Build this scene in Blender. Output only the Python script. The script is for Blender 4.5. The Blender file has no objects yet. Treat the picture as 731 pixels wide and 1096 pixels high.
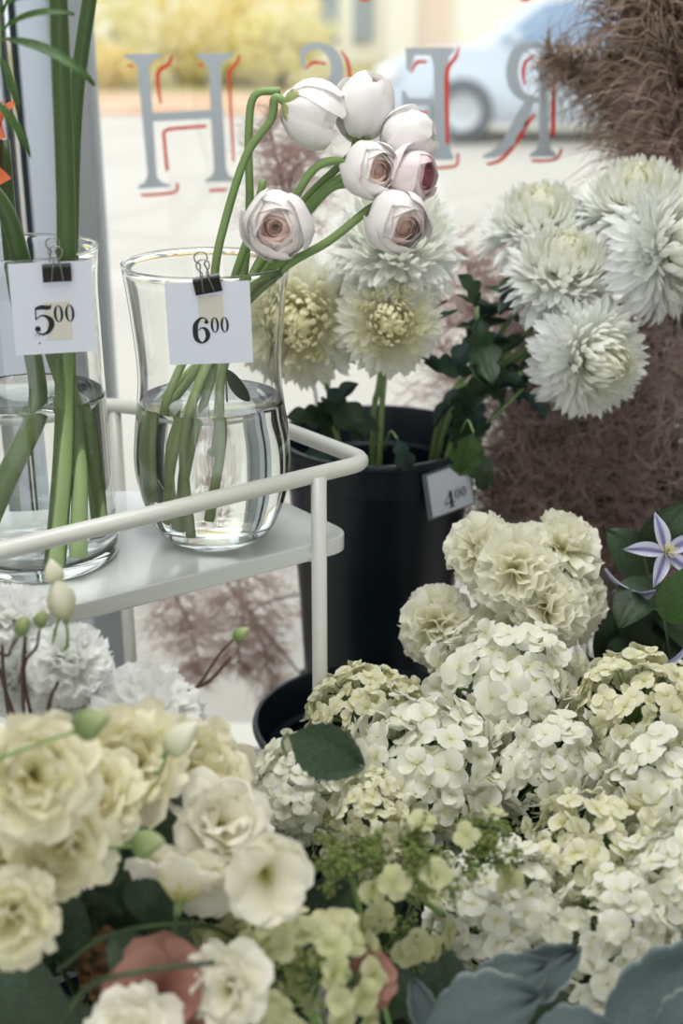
import bpy, math, random
import numpy as np
from mathutils import Vector, Quaternion, Matrix

rnd = random.Random(7)
PI = math.pi
S = bpy.context.scene
COL = S.collection
R = math.radians

# ------------------------------------------------------------------ camera
F, PITCH, H = 1400.0, R(21.3), 1.45
CP, SP = math.cos(PITCH), math.sin(PITCH)

def ray(px, py):
    v = 548 - py
    return Vector(((px - 365.5), F * CP + v * SP, -F * SP + v * CP))
def at(px, py, Y):                      # the point on the line of sight at distance Y into the shop
    d = ray(px, py); return Vector((0, 0, H)) + d * (Y / d.y)
def atz(px, py, z):                     # the same on a level surface
    d = ray(px, py); return Vector((0, 0, H)) + d * ((z - H) / d.z)

cam = bpy.data.objects.new('camera', bpy.data.cameras.new('camera'))
COL.objects.link(cam); S.camera = cam
cam.location = (0, 0, H); cam.rotation_euler = (R(90) - PITCH, 0, 0)
cam.data.sensor_fit = 'VERTICAL'; cam.data.sensor_height = 36; cam.data.sensor_width = 24
cam.data.lens = 36 * F / 1096
cam.data.clip_start = .02; cam.data.clip_end = 200
cam.data.dof.use_dof = True; cam.data.dof.focus_distance = 1.42; cam.data.dof.aperture_fstop = 3.0

S.view_settings.view_transform = 'Standard'; S.view_settings.look = 'None'
S.view_settings.gamma = 1; S.view_settings.use_curve_mapping = False
S.view_settings.exposure = 0.14
S.cycles.use_denoising = True
S.cycles.max_bounces = 16; S.cycles.glossy_bounces = 14; S.cycles.transmission_bounces = 14; S.cycles.transparent_max_bounces = 12
S.cycles.sample_clamp_indirect = 6

# ------------------------------------------------------------------ materials
def lin(c):
    if isinstance(c, str):
        c = [int(c[i:i+2], 16) / 255 for i in (0, 2, 4)]
    return tuple((x / 12.92 if x <= .04045 else ((x + .055) / 1.055) ** 2.4) for x in c) + (1,)

def mat(name, col, rough=.5, metal=0, transl=0, col2=None, noise=0, nscale=20, ramp=None, spec=.4, coat=0, bump=0, bscale=80, trans_col=None):
    """ramp: colours along the thing's own 'age' attribute (0 centre .. 1 tip)"""
    m = bpy.data.materials.new(name); m.use_nodes = True
    nt = m.node_tree; n = nt.nodes; l = nt.links
    p = n['Principled BSDF']; out = n['Material Output']
    p.inputs['Roughness'].default_value = rough; p.inputs['Metallic'].default_value = metal
    p.inputs['Specular IOR Level'].default_value = spec
    p.inputs['Coat Weight'].default_value = coat
    csock = None
    if ramp:
        a = n.new('ShaderNodeAttribute'); a.attribute_name = 'age'
        r = n.new('ShaderNodeValToRGB'); l.new(a.outputs['Fac'], r.inputs['Fac'])
        el = r.color_ramp.elements
        for i, (pos, c) in enumerate(ramp):
            e = el[i] if i < 2 else el.new(pos)
            e.position = pos; e.color = lin(c)
        csock = r.outputs['Color']
    if noise and col2 is None:
        col2 = None
    if col2 is not None:
        tc = n.new('ShaderNodeTexCoord'); nz = n.new('ShaderNodeTexNoise')
        nz.inputs['Scale'].default_value = nscale; nz.inputs['Detail'].default_value = 4
        l.new(tc.outputs['Object'], nz.inputs['Vector'])
        rr = n.new('ShaderNodeValToRGB'); rr.color_ramp.elements[0].position = .38; rr.color_ramp.elements[1].position = .62
        rr.color_ramp.elements[0].color = (0, 0, 0, 1); rr.color_ramp.elements[1].color = (noise or 1, noise or 1, noise or 1, 1)
        l.new(nz.outputs['Fac'], rr.inputs['Fac'])
        mx = n.new('ShaderNodeMix'); mx.data_type = 'RGBA'
        l.new(rr.outputs['Color'], mx.inputs['Factor'])
        if csock: l.new(csock, mx.inputs['A'])
        else: mx.inputs['A'].default_value = lin(col)
        mx.inputs['B'].default_value = lin(col2)
        csock = mx.outputs['Result']
    if csock: l.new(csock, p.inputs['Base Color'])
    else: p.inputs['Base Color'].default_value = lin(col)
    if bump:
        tc = n.new('ShaderNodeTexCoord'); nz = n.new('ShaderNodeTexNoise'); nz.inputs['Scale'].default_value = bscale
        l.new(tc.outputs['Object'], nz.inputs['Vector'])
        b = n.new('ShaderNodeBump'); b.inputs['Strength'].default_value = bump; b.inputs['Distance'].default_value = .01
        l.new(nz.outputs['Fac'], b.inputs['Height']); l.new(b.outputs['Normal'], p.inputs['Normal'])
    if transl:
        t = n.new('ShaderNodeBsdfTranslucent')
        if csock: l.new(csock, t.inputs['Color'])
        else: t.inputs['Color'].default_value = lin(col)
        ms = n.new('ShaderNodeMixShader'); ms.inputs['Fac'].default_value = transl
        l.new(p.outputs[0], ms.inputs[1]); l.new(t.outputs[0], ms.inputs[2]); l.new(ms.outputs[0], out.inputs['Surface'])
    return m

def glassmat(name, ior, col=(1, 1, 1, 1)):
    m = bpy.data.materials.new(name); m.use_nodes = True
    nt = m.node_tree; nt.nodes.remove(nt.nodes['Principled BSDF'])
    g = nt.nodes.new('ShaderNodeBsdfGlass'); g.inputs['IOR'].default_value = ior; g.inputs['Roughness'].default_value = 0
    g.inputs['Color'].default_value = col
    nt.links.new(g.outputs[0], nt.nodes['Material Output'].inputs['Surface'])
    return m
def panemat():
    m = bpy.data.materials.new('window_glass'); m.use_nodes = True
    nt = m.node_tree; nt.nodes.remove(nt.nodes['Principled BSDF'])
    t = nt.nodes.new('ShaderNodeBsdfTransparent'); g = nt.nodes.new('ShaderNodeBsdfGlossy'); g.inputs['Roughness'].default_value = .02
    f = nt.nodes.new('ShaderNodeFresnel'); f.inputs['IOR'].default_value = 1.45
    t.inputs['Color'].default_value = (.96, .97, .97, 1)
    x = nt.nodes.new('ShaderNodeMixShader'); nt.links.new(f.outputs[0], x.inputs[0]); nt.links.new(t.outputs[0], x.inputs[1])
    nt.links.new(g.outputs[0], x.inputs[2]); nt.links.new(x.outputs[0], nt.nodes['Material Output'].inputs['Surface'])
    return m

M = {}
M['mum'] = mat('mum_petal', None, .55, transl=.42, ramp=[(0, 'F3EEC0'), (1, 'FAFAF2'), (.4, 'F8F6DE'), (.75, 'FAFAEE')])
M['mum_w'] = mat('white_mum_petal', None, .55, transl=.42, ramp=[(0, 'F5F3D4'), (1, 'FAFCFA'), (.35, 'F9FAF2')])
M['carn'] = mat('carnation_petal', None, .6, transl=.42, ramp=[(0, 'EFEBBC'), (1, 'FBFAEE'), (.5, 'F8F7E0')])
M['carn_w'] = mat('white_carnation_petal', None, .6, transl=.45, ramp=[(0, 'F0F1DA'), (1, 'FCFDFD'), (.5, 'FAFBF6')])
M['hyd'] = mat('hydrangea_petal', None, .55, transl=.3, ramp=[(0, 'D3D48C'), (1, 'F8F7EC'), (.3, 'F3F2D8')], col2='F4F6F2', noise=.6, nscale=14)
M['hyd_y'] = mat('hydrangea_petal_cream', None, .55, transl=.3, ramp=[(0, 'C6C874'), (1, 'F4F2DA'), (.4, 'EAE8B8')], col2='F6F5E6', noise=.7, nscale=14)
M['hyd_g'] = mat('hydrangea_petal_green', None, .55, transl=.3, ramp=[(0, 'A9AE62'), (1, 'CFD0A2'), (.4, 'BFC28A')], col2='DDDCB4', noise=.7, nscale=16)
M['ran'] = mat('ranunculus_petal', None, .45, transl=.28, ramp=[(0, 'F7DCD0'), (1, 'FAF7F6'), (.35, 'FAEBE4'), (.6, 'FAF4F1')])
M['ran_p'] = mat('pink_ranunculus_petal', None, .45, transl=.28, ramp=[(0, 'DE9AA4'), (1, 'F9F1F1'), (.35, 'EABFC4'), (.6, 'F5E6E6')])
M['lis'] = mat('lisianthus_petal', None, .5, transl=.3, ramp=[(0, 'A9A944'), (1, 'FAF9EE'), (.28, 'D9D684'), (.42, 'F8F4DA')], col2='F7F1D6', noise=.5, nscale=20)
M['lis_y'] = mat('cream_lisianthus_petal', None, .5, transl=.35, ramp=[(0, 'CDC25C'), (1, 'F7F3D6'), (.5, 'EDE6AA')], col2='F7F4E0', noise=.5, nscale=18)
M['amar'] = mat('amaryllis_petal', 'D7552F', .4, transl=.3, col2='E98A62', noise=.8, nscale=30)
M['peach'] = mat('peach_petal', 'A5786A', .5, transl=.1, col2='8C6052', noise=.8, nscale=30)
M['clem'] = mat('clematis_petal', None, .5, transl=.2, ramp=[(0, '6C6A96'), (.25, '8583AC'), (.45, 'BFC1D8'), (1, 'D3D6E6')])
M['stamen'] = mat('stamen', 'D9D5A0', .6)
M['stem'] = mat('stem', '6F8F52', .45, transl=0, col2='86A262', noise=.8, nscale=25)
M['stem_p'] = mat('pale_stem', '8AA36C', .45, col2='6F8C55', noise=.8, nscale=40)
M['stem_d'] = mat('dark_stem', '35462C', .5, col2='4A5F38', noise=.8, nscale=25)
M['stem_a'] = mat('amaryllis_stem', None, .4, ramp=[(0, '40552F'), (1, 'B4CC93'), (.5, '526C3C'), (.68, '94B172')])  # naturally paler base, lightened further to offset the dark under water
M['stem_r'] = mat('ranunculus_stem', None, .45, ramp=[(0, '86A064'), (1, 'BFD093'), (.5, '78935A')])  # pale base, partly lightened against the dimness inside the vase
M['twig'] = mat('twig', '5A4A3C', .7)
M['leaf_d'] = mat('dark_leaf', '2A3F2A', .5, transl=.1, col2='3C5436', noise=.8, nscale=25, spec=.5)
M['leaf'] = mat('leaf', '4F6E3A', .45, transl=.2, col2='3F5C30', noise=.8, nscale=25)
M['leaf_b'] = mat('blue_green_leaf', '39504A', .5, transl=.1, col2='2C4038', noise=.8, nscale=25)
M['sepal'] = mat('sepal', '97A45E', .5, transl=.3, col2='B9C188', noise=.8, nscale=60)
M['bud'] = mat('bud', None, .5, transl=.25, ramp=[(0, 'A3AD78'), (1, 'F7F5E4'), (.35, 'E0E0C0')])
M['bud_g'] = mat('green_bud', None, .5, transl=.2, ramp=[(0, '67804A'), (1, 'B9C290'), (.5, '8C9F66')])
M['beads'] = mat('bud_beads', '66743C', .5, col2='8F9A5A', noise=.8, nscale=60)
M['miller'] = mat('felted_leaf', None, .85, ramp=[(0, '5F6B6B'), (.84, '566363'), (.95, '87928F'), (1, 'ADB6B3')], col2='4E5A5B', noise=.5, nscale=30, spec=.1)
M['smoke'] = mat('smoke_grass', 'EAD9D2', .8, transl=.5, col2='CDB6B2', noise=.8, nscale=9)
M['smoke_d'] = mat('dark_smoke_grass', '8F7771', .8, transl=.4, col2='A68E88', noise=.8, nscale=9)
M['smoke_p'] = mat('pink_grass', 'F0DED8', .8, transl=.6, col2='DCC0BC', noise=.8, nscale=9)
M['pampas'] = mat('pampas_plume', 'A8907E', .8, transl=.4, col2='D0BDAE', noise=.8, nscale=12)
M['brown'] = mat('dried_brown', '7A5A34', .8, col2='3F2C1A', noise=1, nscale=70)
M['cart'] = mat('cart_paint', 'DADCD4', .35, coat=.2, spec=.5, bump=.03, bscale=300)
M['shelf'] = mat('shelf_paint', 'E8ECEA', .2, coat=.35, spec=.5)
M['bucket'] = mat('black_plastic', '17232B', .35, spec=.4, col2='121B23', noise=.8, nscale=8)
M['paper'] = mat('price_card', 'DDE2EE', .6, bump=.02)
M['tape'] = mat('old_tape', 'D3D0C2', .4)
M['ink'] = mat('ink', '14141A', .5)
M['plast'] = mat('card_sleeve', '6B7C86', .15, spec=.6)
M['clip'] = mat('clip_black', '15171D', .3, spec=.6)
M['wire'] = mat('wire', '9A968C', .25, metal=1)
M['glass'] = glassmat('clear_glass', 1.45, (.995, 1, .998, 1))
M['water'] = glassmat('water', 1.33, (.985, .995, .985, 1))
M['pane'] = panemat()
M['silver'] = mat('silver_paint', 'B2BCC2', .5, metal=0)
M['red'] = mat('red_paint', 'D8452C', .5)
M['frame_g'] = mat('frame_grey', '8F9798', .5)
M['frame_b'] = mat('frame_blue_lit', 'C6D0DC', .45)  # pale tone holds the side light on the reveal; door frame shares it
M['gasket'] = mat('gasket', '17262A', .6)
M['wall'] = mat('wall_paint', '3A3A3C', .8)
M['wall_l'] = mat('wall_light', 'B9B6AE', .8)
M['ceil'] = mat('ceiling_paint', 'C9C8C4', .8)
M['floor'] = mat('floor_tile', 'E6E3DE', .5, col2='DBD8D2', noise=1, nscale=2)
M['wood'] = mat('dark_wood', '3A2C24', .6)
M['road'] = mat('pale_concrete', 'CFC8BC', .9, col2='C6BFB4', noise=.8, nscale=.6)
M['kerb'] = mat('leaf_litter', 'D9A884', .9, col2='E2C3A4', noise=1, nscale=1)
M['lawn'] = mat('far_grass', 'B9AE7A', .9)
M['tree'] = mat('yellow_leaves', 'F4E28C', .7, transl=.5, col2='FBF4CC', noise=1, nscale=.9)
M['tree2'] = mat('olive_leaves', 'ECE8C0', .7, transl=.5, col2='F2E9A8', noise=1, nscale=.9)
M['trunk'] = mat('bark', '5A4B3E', .9)
M['carp'] = mat('car_paint', 'C6D0DA', .3, coat=.6, spec=.6)
M['carg'] = mat('car_window', '8CA4C0', .1, spec=.8)
M['tyre'] = mat('tyre', '5E6266', .8)
M['rim'] = mat('wheel_rim', 'C4C9CC', .35, metal=.6)
M['lamp'] = mat('headlight_lens', 'F4F4F0', .1, spec=.8)
M['van'] = mat('van_paint', 'F3EFE2', .4)
M['bld'] = mat('pink_render', 'F2DACA', .9, col2='F5E2D6', noise=1, nscale=.5)
M['cream'] = mat('cream_render', 'FAF5E6', .9)
M['bwin'] = mat('far_window', '9AA4A8', .2)

# ------------------------------------------------------------------ mesh building
class MB:
    def __init__(s): s.v = []; s.f = []; s.a = []; s.n = 0
    def add(s, v, f, a=None):
        v = np.asarray(v, float).reshape(-1, 3)
        s.v.append(v); s.f += [tuple(int(i) + s.n for i in q) for q in f]
        s.a.append(np.zeros(len(v)) if a is None else np.broadcast_to(np.asarray(a, float).ravel() if not np.isscalar(a) else np.full(len(v), a), (len(v),)))
        s.n += len(v); return s
    def grid(s, P, a=None, closed=False):
        nv, nu = P.shape[:2]; f = []
        for j in range(nv - 1):
            for i in range(nu if closed else nu - 1):
                k = (i + 1) % nu
                f.append((j * nu + i, j * nu + k, (j + 1) * nu + k, (j + 1) * nu + i))
        return s.add(P.reshape(-1, 3), f, a)
    def tube(s, pts, r, n=8, a=None, caps=True, smooth=0):
        P = np.array([tuple(p) for p in pts], float)
        rr = np.full(len(P), r) if np.isscalar(r) else np.array(r, float)
        if smooth: P, rr = cat(P, rr, smooth)
        T = np.gradient(P, axis=0); T /= np.linalg.norm(T, axis=1)[:, None] + 1e-12
        up = np.array([0, 0, 1.]) if abs(T[0][2]) < .9 else np.array([1., 0, 0])
        N = np.cross(T[0], up); N /= np.linalg.norm(N)
        rings = []
        ang = np.linspace(0, 2 * PI, n, endpoint=False)
        for i in range(len(P)):
            N = N - T[i] * N.dot(T[i]); N /= np.linalg.norm(N) + 1e-12
            B = np.cross(T[i], N)
            rings.append(P[i] + rr[i] * (np.cos(ang)[:, None] * N + np.sin(ang)[:, None] * B))
        rings = np.array(rings); base = s.n
        al = None if a is None else (np.repeat(np.linspace(a[0], a[1], len(P)), n) if not np.isscalar(a) else a)
        s.grid(rings, al, closed=True)
        if caps:
            s.f.append(tuple(base + i for i in range(n - 1, -1, -1)))
            s.f.append(tuple(base + (len(P) - 1) * n + i for i in range(n)))
        return s
    def lathe(s, prof, n=64, center=(0, 0, 0), closed=False, a=None):
        ang = np.linspace(0, 2 * PI, n, endpoint=False); pr = np.array(prof, float)
        if closed: pr = np.vstack([pr, pr[:1]])
        P = np.zeros((len(pr), n, 3))
        P[..., 0] = pr[:, 0:1] * np.cos(ang); P[..., 1] = pr[:, 0:1] * np.sin(ang); P[..., 2] = pr[:, 1:2]
        return s.grid(P + np.array(center), a, closed=True)
    def box(s, lo, hi):
        x0, y0, z0 = lo; x1, y1, z1 = hi
        v = [(x, y, z) for x in (x0, x1) for y in (y0, y1) for z in (z0, z1)]
        return s.add(v, [(0, 1, 3, 2), (4, 6, 7, 5), (0, 4, 5, 1), (2, 3, 7, 6), (0, 2, 6, 4), (1, 5, 7, 3)])
    def ball(s, c, r, n=8, m=6, a=None):
        th = np.linspace(0.001, PI - .001, m); ph = np.linspace(0, 2 * PI, n, endpoint=False)
        rr = np.array([r, r, r]) if np.isscalar(r) else np.array(r)
        P = np.zeros((m, n, 3)); P[..., 0] = np.sin(th)[:, None] * np.cos(ph); P[..., 1] = np.sin(th)[:, None] * np.sin(ph)
        P[..., 2] = -np.cos(th)[:, None] * np.ones(n)
        return s.grid(P * rr + np.array(tuple(c)), a, closed=True)
    def prism(s, pts, z0, z1):
        n = len(pts); v = [(x, y, z0) for x, y in pts] + [(x, y, z1) for x, y in pts]
        f = [tuple(range(n - 1, -1, -1)), tuple(range(n, 2 * n))] + [(i, (i + 1) % n, n + (i + 1) % n, n + i) for i in range(n)]
        return s.add(v, f)
    def mesh(s, name, m, smooth=True, weld=False):
        me = bpy.data.meshes.new(name)
        V = np.vstack(s.v)
        me.from_pydata(V.tolist(), [], s.f)
        if smooth: me.polygons.foreach_set('use_smooth', [True] * len(me.polygons))
        at_ = me.attributes.new('age', 'FLOAT', 'POINT'); at_.data.foreach_set('value', np.concatenate(s.a).astype(np.float32))
        me.materials.append(m); me.update()
        return me

def cat(P, rr, k):
    P = np.asarray(P, float); n = len(P)
    Q = np.vstack([2 * P[0] - P[1], P, 2 * P[-1] - P[-2]]); out = []; ro = []
    for i in range(n - 1):
        p0, p1, p2, p3 = Q[i:i + 4]
        for t in np.linspace(0, 1, k, endpoint=False):
            out.append(.5 * ((2 * p1) + (-p0 + p2) * t + (2 * p0 - 5 * p1 + 4 * p2 - p3) * t * t + (-p0 + 3 * p1 - 3 * p2 + p3) * t ** 3))
            ro.append(rr[i] * (1 - t) + rr[i + 1] * t)
    out.append(P[-1]); ro.append(rr[-1])
    return np.array(out), np.array(ro)

# ------------------------------------------------------------------ scene objects
def thing(name, label, cat_, loc=(0, 0, 0), group=None):
    o = bpy.data.objects.new(name, None); COL.objects.link(o)
    o.empty_display_size = .02
    o.location = loc; o['label'] = label; o['category'] = cat_
    if group: o['group'] = group
    return o
def part(name, me, root, loc=None, q=None, sc=1.0, label=None):
    """mesh as a child; loc in the world (roots are never rotated)"""
    o = bpy.data.objects.new(name, me); COL.objects.link(o)
    if root is not None:
        o.parent = root
        base = root.location if root.parent is None else root.location + root.parent.location
    else: base = Vector((0, 0, 0))
    o.location = (Vector(loc) - base) if loc is not None else -base
    if q is not None: o.rotation_mode = 'QUATERNION'; o.rotation_quaternion = q
    o.scale = (sc, sc, sc) if np.isscalar(sc) else sc
    if label: o['label'] = label
    return o
def solo(name, mb, m, label, cat_, group=None, loc=None, q=None, smooth=True):
    o = part(name, mb.mesh(name, m, smooth), None, loc or (0, 0, 0), q)
    o['label'] = label; o['category'] = cat_
    if group: o['group'] = group
    return o
def struct(name, mb, m, parent=None, smooth=False):
    o = part(name, mb.mesh(name, m, smooth), parent)
    if parent is None: o['kind'] = 'structure'
    return o
def bevel(o, w=.003, seg=3):
    b = o.modifiers.new('bevel', 'BEVEL'); b.width = w; b.segments = seg; b.limit_method = 'ANGLE'
    return o
def face(d, roll=0):
    d = Vector(d).normalized()
    return d.to_track_quat('Z', 'Y') @ Quaternion((0, 0, 1), roll)

# ------------------------------------------------------------------ petals
def petal(L, W, prof, a0, a1, k=1.0, cup=0., ruf=0., rf=3, ph=0., nu=5, nv=7, serr=0., rng=None):
    s = np.linspace(0, 1, nv); th = a0 + (a1 - a0) * s ** k
    ds = L / (nv - 1)
    y = np.concatenate([[0], np.cumsum(np.cos((th[1:] + th[:-1]) / 2) * ds)])
    z = np.concatenate([[0], np.cumsum(np.sin((th[1:] + th[:-1]) / 2) * ds)])
    w = np.array([prof(t) for t in s]) * W / 2
    u = np.linspace(-1, 1, nu)
    P = np.zeros((nv, nu, 3))
    off = cup * w[:, None] * u[None, :] ** 2 + ruf * (s[:, None] ** 2) * np.sin(rf * PI * u[None, :] + ph)
    P[..., 0] = w[:, None] * u
    P[..., 1] = y[:, None] - np.sin(th)[:, None] * off
    P[..., 2] = z[:, None] + np.cos(th)[:, None] * off
    if serr:
        jag = serr * np.array([(rng or rnd).uniform(-1, 1) for _ in range(nu)])
        jag[::2] += serr
        P[-1, :, 1] += jag * math.cos(th[-1]); P[-1, :, 2] += jag * math.sin(th[-1])
        # rounded fan tip
    return P, np.repeat(s, nu)
def frame(d, n):                       # y -> d, z -> n (made perpendicular)
    d = np.array(d, float); d /= np.linalg.norm(d)
    n = np.array(n, float); n = n - d * n.dot(d)
    if np.linalg.norm(n) < 1e-5: n = np.cross(d, [1, .3, 0])
    n /= np.linalg.norm(n); x = np.cross(d, n)
    return np.array([x, d, n])          # rows: local axes in world
def put(mb, P, d, n, o=(0, 0, 0), a=None):
    mb.grid(P @ frame(d, n) + np.array(o), a)

pf_strap = lambda t: (.45 + 1.1 * t - .35 * t * t) if t < .8 else max(.12, 1.2 * math.sqrt(max(0, 1 - ((t - .8) / .2) ** 2)))
pf_round = lambda t: max(.16, math.sin(PI * min(1, .06 + .94 * t) ** .8) ** .6) if t < .97 else .35
pf_fan = lambda t: .12 + .88 * t ** 1.1
pf_broad = lambda t: (.25 + 1.0 * math.sin(t * 2.3) ** 1.0) if t < .85 else .25 + math.sin(.85 * 2.3) * (1 - ((t - .85) / .15) ** 2 * .55)
pf_ov = lambda t: max(.1, math.sqrt(max(0, 1 - ((t - .56) / .47) ** 2)))
pf_lance = lambda t: max(.03, math.sin(PI * t ** .8) ** .9)

def mum(seed, m, N=300, flat=1.0, spread=118):
    g = random.Random(seed); mb = MB(); c1 = math.cos(R(spread))
    for i in range(N):
        f = (i + .5) / N; ca = 1 + (c1 - 1) * f ** .85; al = math.acos(ca); az = i * 2.399963 + g.uniform(-.3, .3)
        d = np.array([math.sin(al) * math.cos(az), math.sin(al) * math.sin(az), math.cos(al) * flat])
        L = (.78 + .27 * min(1, f * 1.25)) * g.uniform(.92, 1.1)
        if f < .55: a0, a1 = R(-12 - 14 * f + g.uniform(-6, 6)), R(88 - 55 * f + g.uniform(-20, 20))
        elif f < .85: a0, a1 = R(-8 + g.uniform(-6, 6)), R(30 + g.uniform(-28, 28))
        else: a0, a1 = R(8 + g.uniform(-6, 6)), R(-28 + g.uniform(-22, 22)); L *= 1.08
        W = (.085 + .06 * f) * g.uniform(.85, 1.2)
        P, s = petal(L, W, pf_strap, a0, a1, 1.5, cup=.55, nu=3, nv=8)
        age = np.clip(.05 + .95 * f + .12 * s, 0, 1)
        put(mb, P, d, (0, 0, 1) if al > .05 else (1, 0, 0), d * .1, age)
    mb.ball((0, 0, 0), .3, a=.3)
    return mb.mesh('mum_petals', m)
def carnation(seed, m, N=34, droop=98):
    g = random.Random(seed); mb = MB()
    for i in range(N):
        f = (i + .5) / N; al = R(4 + droop * f ** .8); az = i * 2.399963 + g.uniform(-.3, .3)
        d = (math.sin(al) * math.cos(az), math.sin(al) * math.sin(az), math.cos(al))
        L = (.86 + .14 * f) * g.uniform(.88, 1.08)
        P, s = petal(L, g.uniform(.8, 1.05), pf_fan, R(-5 + g.uniform(-8, 8)), R(g.uniform(-35, 25)), 2, cup=g.uniform(-.1, .25), ruf=g.uniform(.08, .15),
                     rf=g.choice((1.4, 1.9, 2.4)), ph=g.uniform(0, 6), nu=13, nv=7, serr=.035, rng=g)
        u = np.linspace(-1, 1, 13); P[-1, :, 1] -= .12 * u ** 2; P[-2, :, 1] -= .06 * u ** 2
        put(mb, P, d, (0, 0, 1) if al > .1 else (math.cos(az), math.sin(az), 0), (0, 0, 0), np.clip(s * .9 + .1 * f, 0, 1))
    return mb.mesh('carnation_petals', m)
def floret(mb, g, o, nrm, r, n=4, a0=8, a1=-6, cup=.12, wide=1.12):
    nrm = np.array(nrm, float); nrm /= np.linalg.norm(nrm)
    t = np.cross(nrm, [g.uniform(-1, 1), g.uniform(-1, 1), g.uniform(-1, 1)]); t /= np.linalg.norm(t) + 1e-9; b = np.cross(nrm, t)
    ph = g.uniform(0, 6)
    for k in range(n):
        an = ph + k * 2 * PI / n + g.uniform(-.12, .12)
        d = math.cos(an) * t + math.sin(an) * b
        P, s = petal(r * g.uniform(.88, 1.08), r * wide * g.uniform(.9, 1.08), pf_ov, R(a0 + g.uniform(-14, 30)), R(a1 + g.uniform(-45, 30)), 1, cup=cup * g.uniform(-2, 3.5), ruf=r * g.uniform(0, .1), rf=1.5, ph=g.uniform(0, 6), nu=5, nv=8)
        put(mb, P, d, nrm, np.array(o) + nrm * .02 * r * (k % 2), s)
    mb.ball(np.array(o) + nrm * .05 * r, r * .09, 5, 4, a=.15)
def hydrangea(seed, m, N=105, r=.215, zs=.8, spread=118):
    g = random.Random(seed); mb = MB()
    for i in range(N):
        f = (i + .5) / N; ca = 1 + (math.cos(R(spread)) - 1) * f; al = math.acos(ca); az = i * 2.399963 + g.uniform(-.2, .2)
        d = np.array([math.sin(al) * math.cos(az), math.sin(al) * math.sin(az), math.cos(al)])
        rad = g.uniform(.74, 1.05)
        o = d * rad * np.array([1, 1, zs]); n = d / np.array([1, 1, zs]) + np.array([g.uniform(-.7, .7) for _ in range(3)])
        floret(mb, g, o, n, r * g.uniform(.82, 1.15))
    return mb.mesh('hydrangea_florets', m)
def hyd_core(m):
    mb = MB(); g = random.Random(5)
    for i in range(60):
        f = (i + .5) / 60; al = math.acos(1 - 1.45 * f); az = i * 2.399963
        d = np.array([math.sin(al) * math.cos(az), math.sin(al) * math.sin(az), math.cos(al) * .78])
        mb.tube([(0, 0, -.45), d * .5 + np.array([0, 0, -.1]), d * .82], [.03, .02, .012], 4, caps=False)
    return mb.mesh('hydrangea_branchlets', m)
def ranunculus(seed, m, open_=34, layers=8, cen=.16):
    g = random.Random(seed); mb = MB()
    for i in range(layers):
        f = i / (layers - 1); rad = .28 + .72 * f ** .9; npet = 3 if i < 2 else (4 if i < 5 else 5)
        top = R(open_ * (.9 + .35 * (1 - f)) if i < layers - 1 else open_ + 14)
        for k in range(npet):
            az0 = g.uniform(0, .8) + k * 2 * PI / npet + i * 1.1; span = 2 * PI / npet * 1.45
            nu, nv = 9, 9
            rr = rad * g.uniform(.97, 1.06); tp = top * (g.uniform(.8, 1.25) if i < layers - 2 else g.uniform(.7, 1.6))
            P = np.zeros((nv, nu, 3)); ag = np.zeros((nv, nu))
            for j in range(nv):
                t = j / (nv - 1)
                for q in range(nu):
                    u = -1 + 2 * q / (nu - 1)
                    th = PI * .97 - (PI * .97 - tp) * t * (1 - .10 * u * u * t)
                    az = az0 + u * span / 2 * (.35 + .65 * math.sin(min(1, t * 1.3) * PI / 2))
                    r2 = rr * (1 + .06 * u * (1 if k % 2 else -1) + (.06 if i < layers - 2 else .13 * ((k + i) % 2) + .03) * t ** 3 + .03 * math.sin(5 * u + k + 3 * t))
                    P[j, q] = (r2 * math.sin(th) * math.cos(az), r2 * math.sin(th) * math.sin(az), r2 * math.cos(th) * .92 + .9 + (1 - rad) * .55)
                    ag[j, q] = np.clip(f * .9 + .1 - .12 * t ** 4, 0, 1)
            mb.grid(P, ag)
    return mb.mesh('ranunculus_petals', m)
def lisianthus(seed, m, N=16, wide=.95, single=False):
    g = random.Random(seed); mb = MB()
    for i in range(N):
        f = i / max(1, N - 1)
        al = R(14 + 42 * f) if not single else R(22 + 10 * (i % 2)); az = i * (2.399963 if not single else 2 * PI / 5 * 1.0 + .63 * (i >= 5))
        d = (math.sin(al) * math.cos(az), math.sin(al) * math.sin(az), math.cos(al))
        bend = R(-(20 + 60 * f) + g.uniform(-15, 15)) if not single else R(-72 + 10 * (i >= 5) + g.uniform(-8, 8))
        L = (.8 + .45 * f) * g.uniform(.95, 1.05) if not single else 1.45
        P, s = petal(L, wide * g.uniform(.9, 1.1), pf_broad, R(6), bend, 1.6, cup=.3, ruf=g.uniform(.05, .1), rf=2.2, ph=g.uniform(0, 6), nu=9, nv=9)
        put(mb, P, d, (0, 0, 1), (0, 0, 0), np.clip(s * (1 if single else 1) + .25 * f * (not single), 0, 1))
    return mb.mesh('lisianthus_petals', m)
def sepals(m, n=5, L=.5, W=.22, a0=40, a1=70, al=95):
    mb = MB()
    for k in range(n):
        az = k * 2 * PI / n + .3
        d = (math.sin(R(al)) * math.cos(az), math.sin(R(al)) * math.sin(az), math.cos(R(al)))
        P, s = petal(L, W, pf_lance, R(a0 - 40), R(a1 - 40 + 12 * (k % 3)), 1, cup=.4, nu=5, nv=7)
        put(mb, P, d, (0, 0, 1), (0, 0, -.02), s)
    return mb.mesh('sepals', m)
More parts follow.
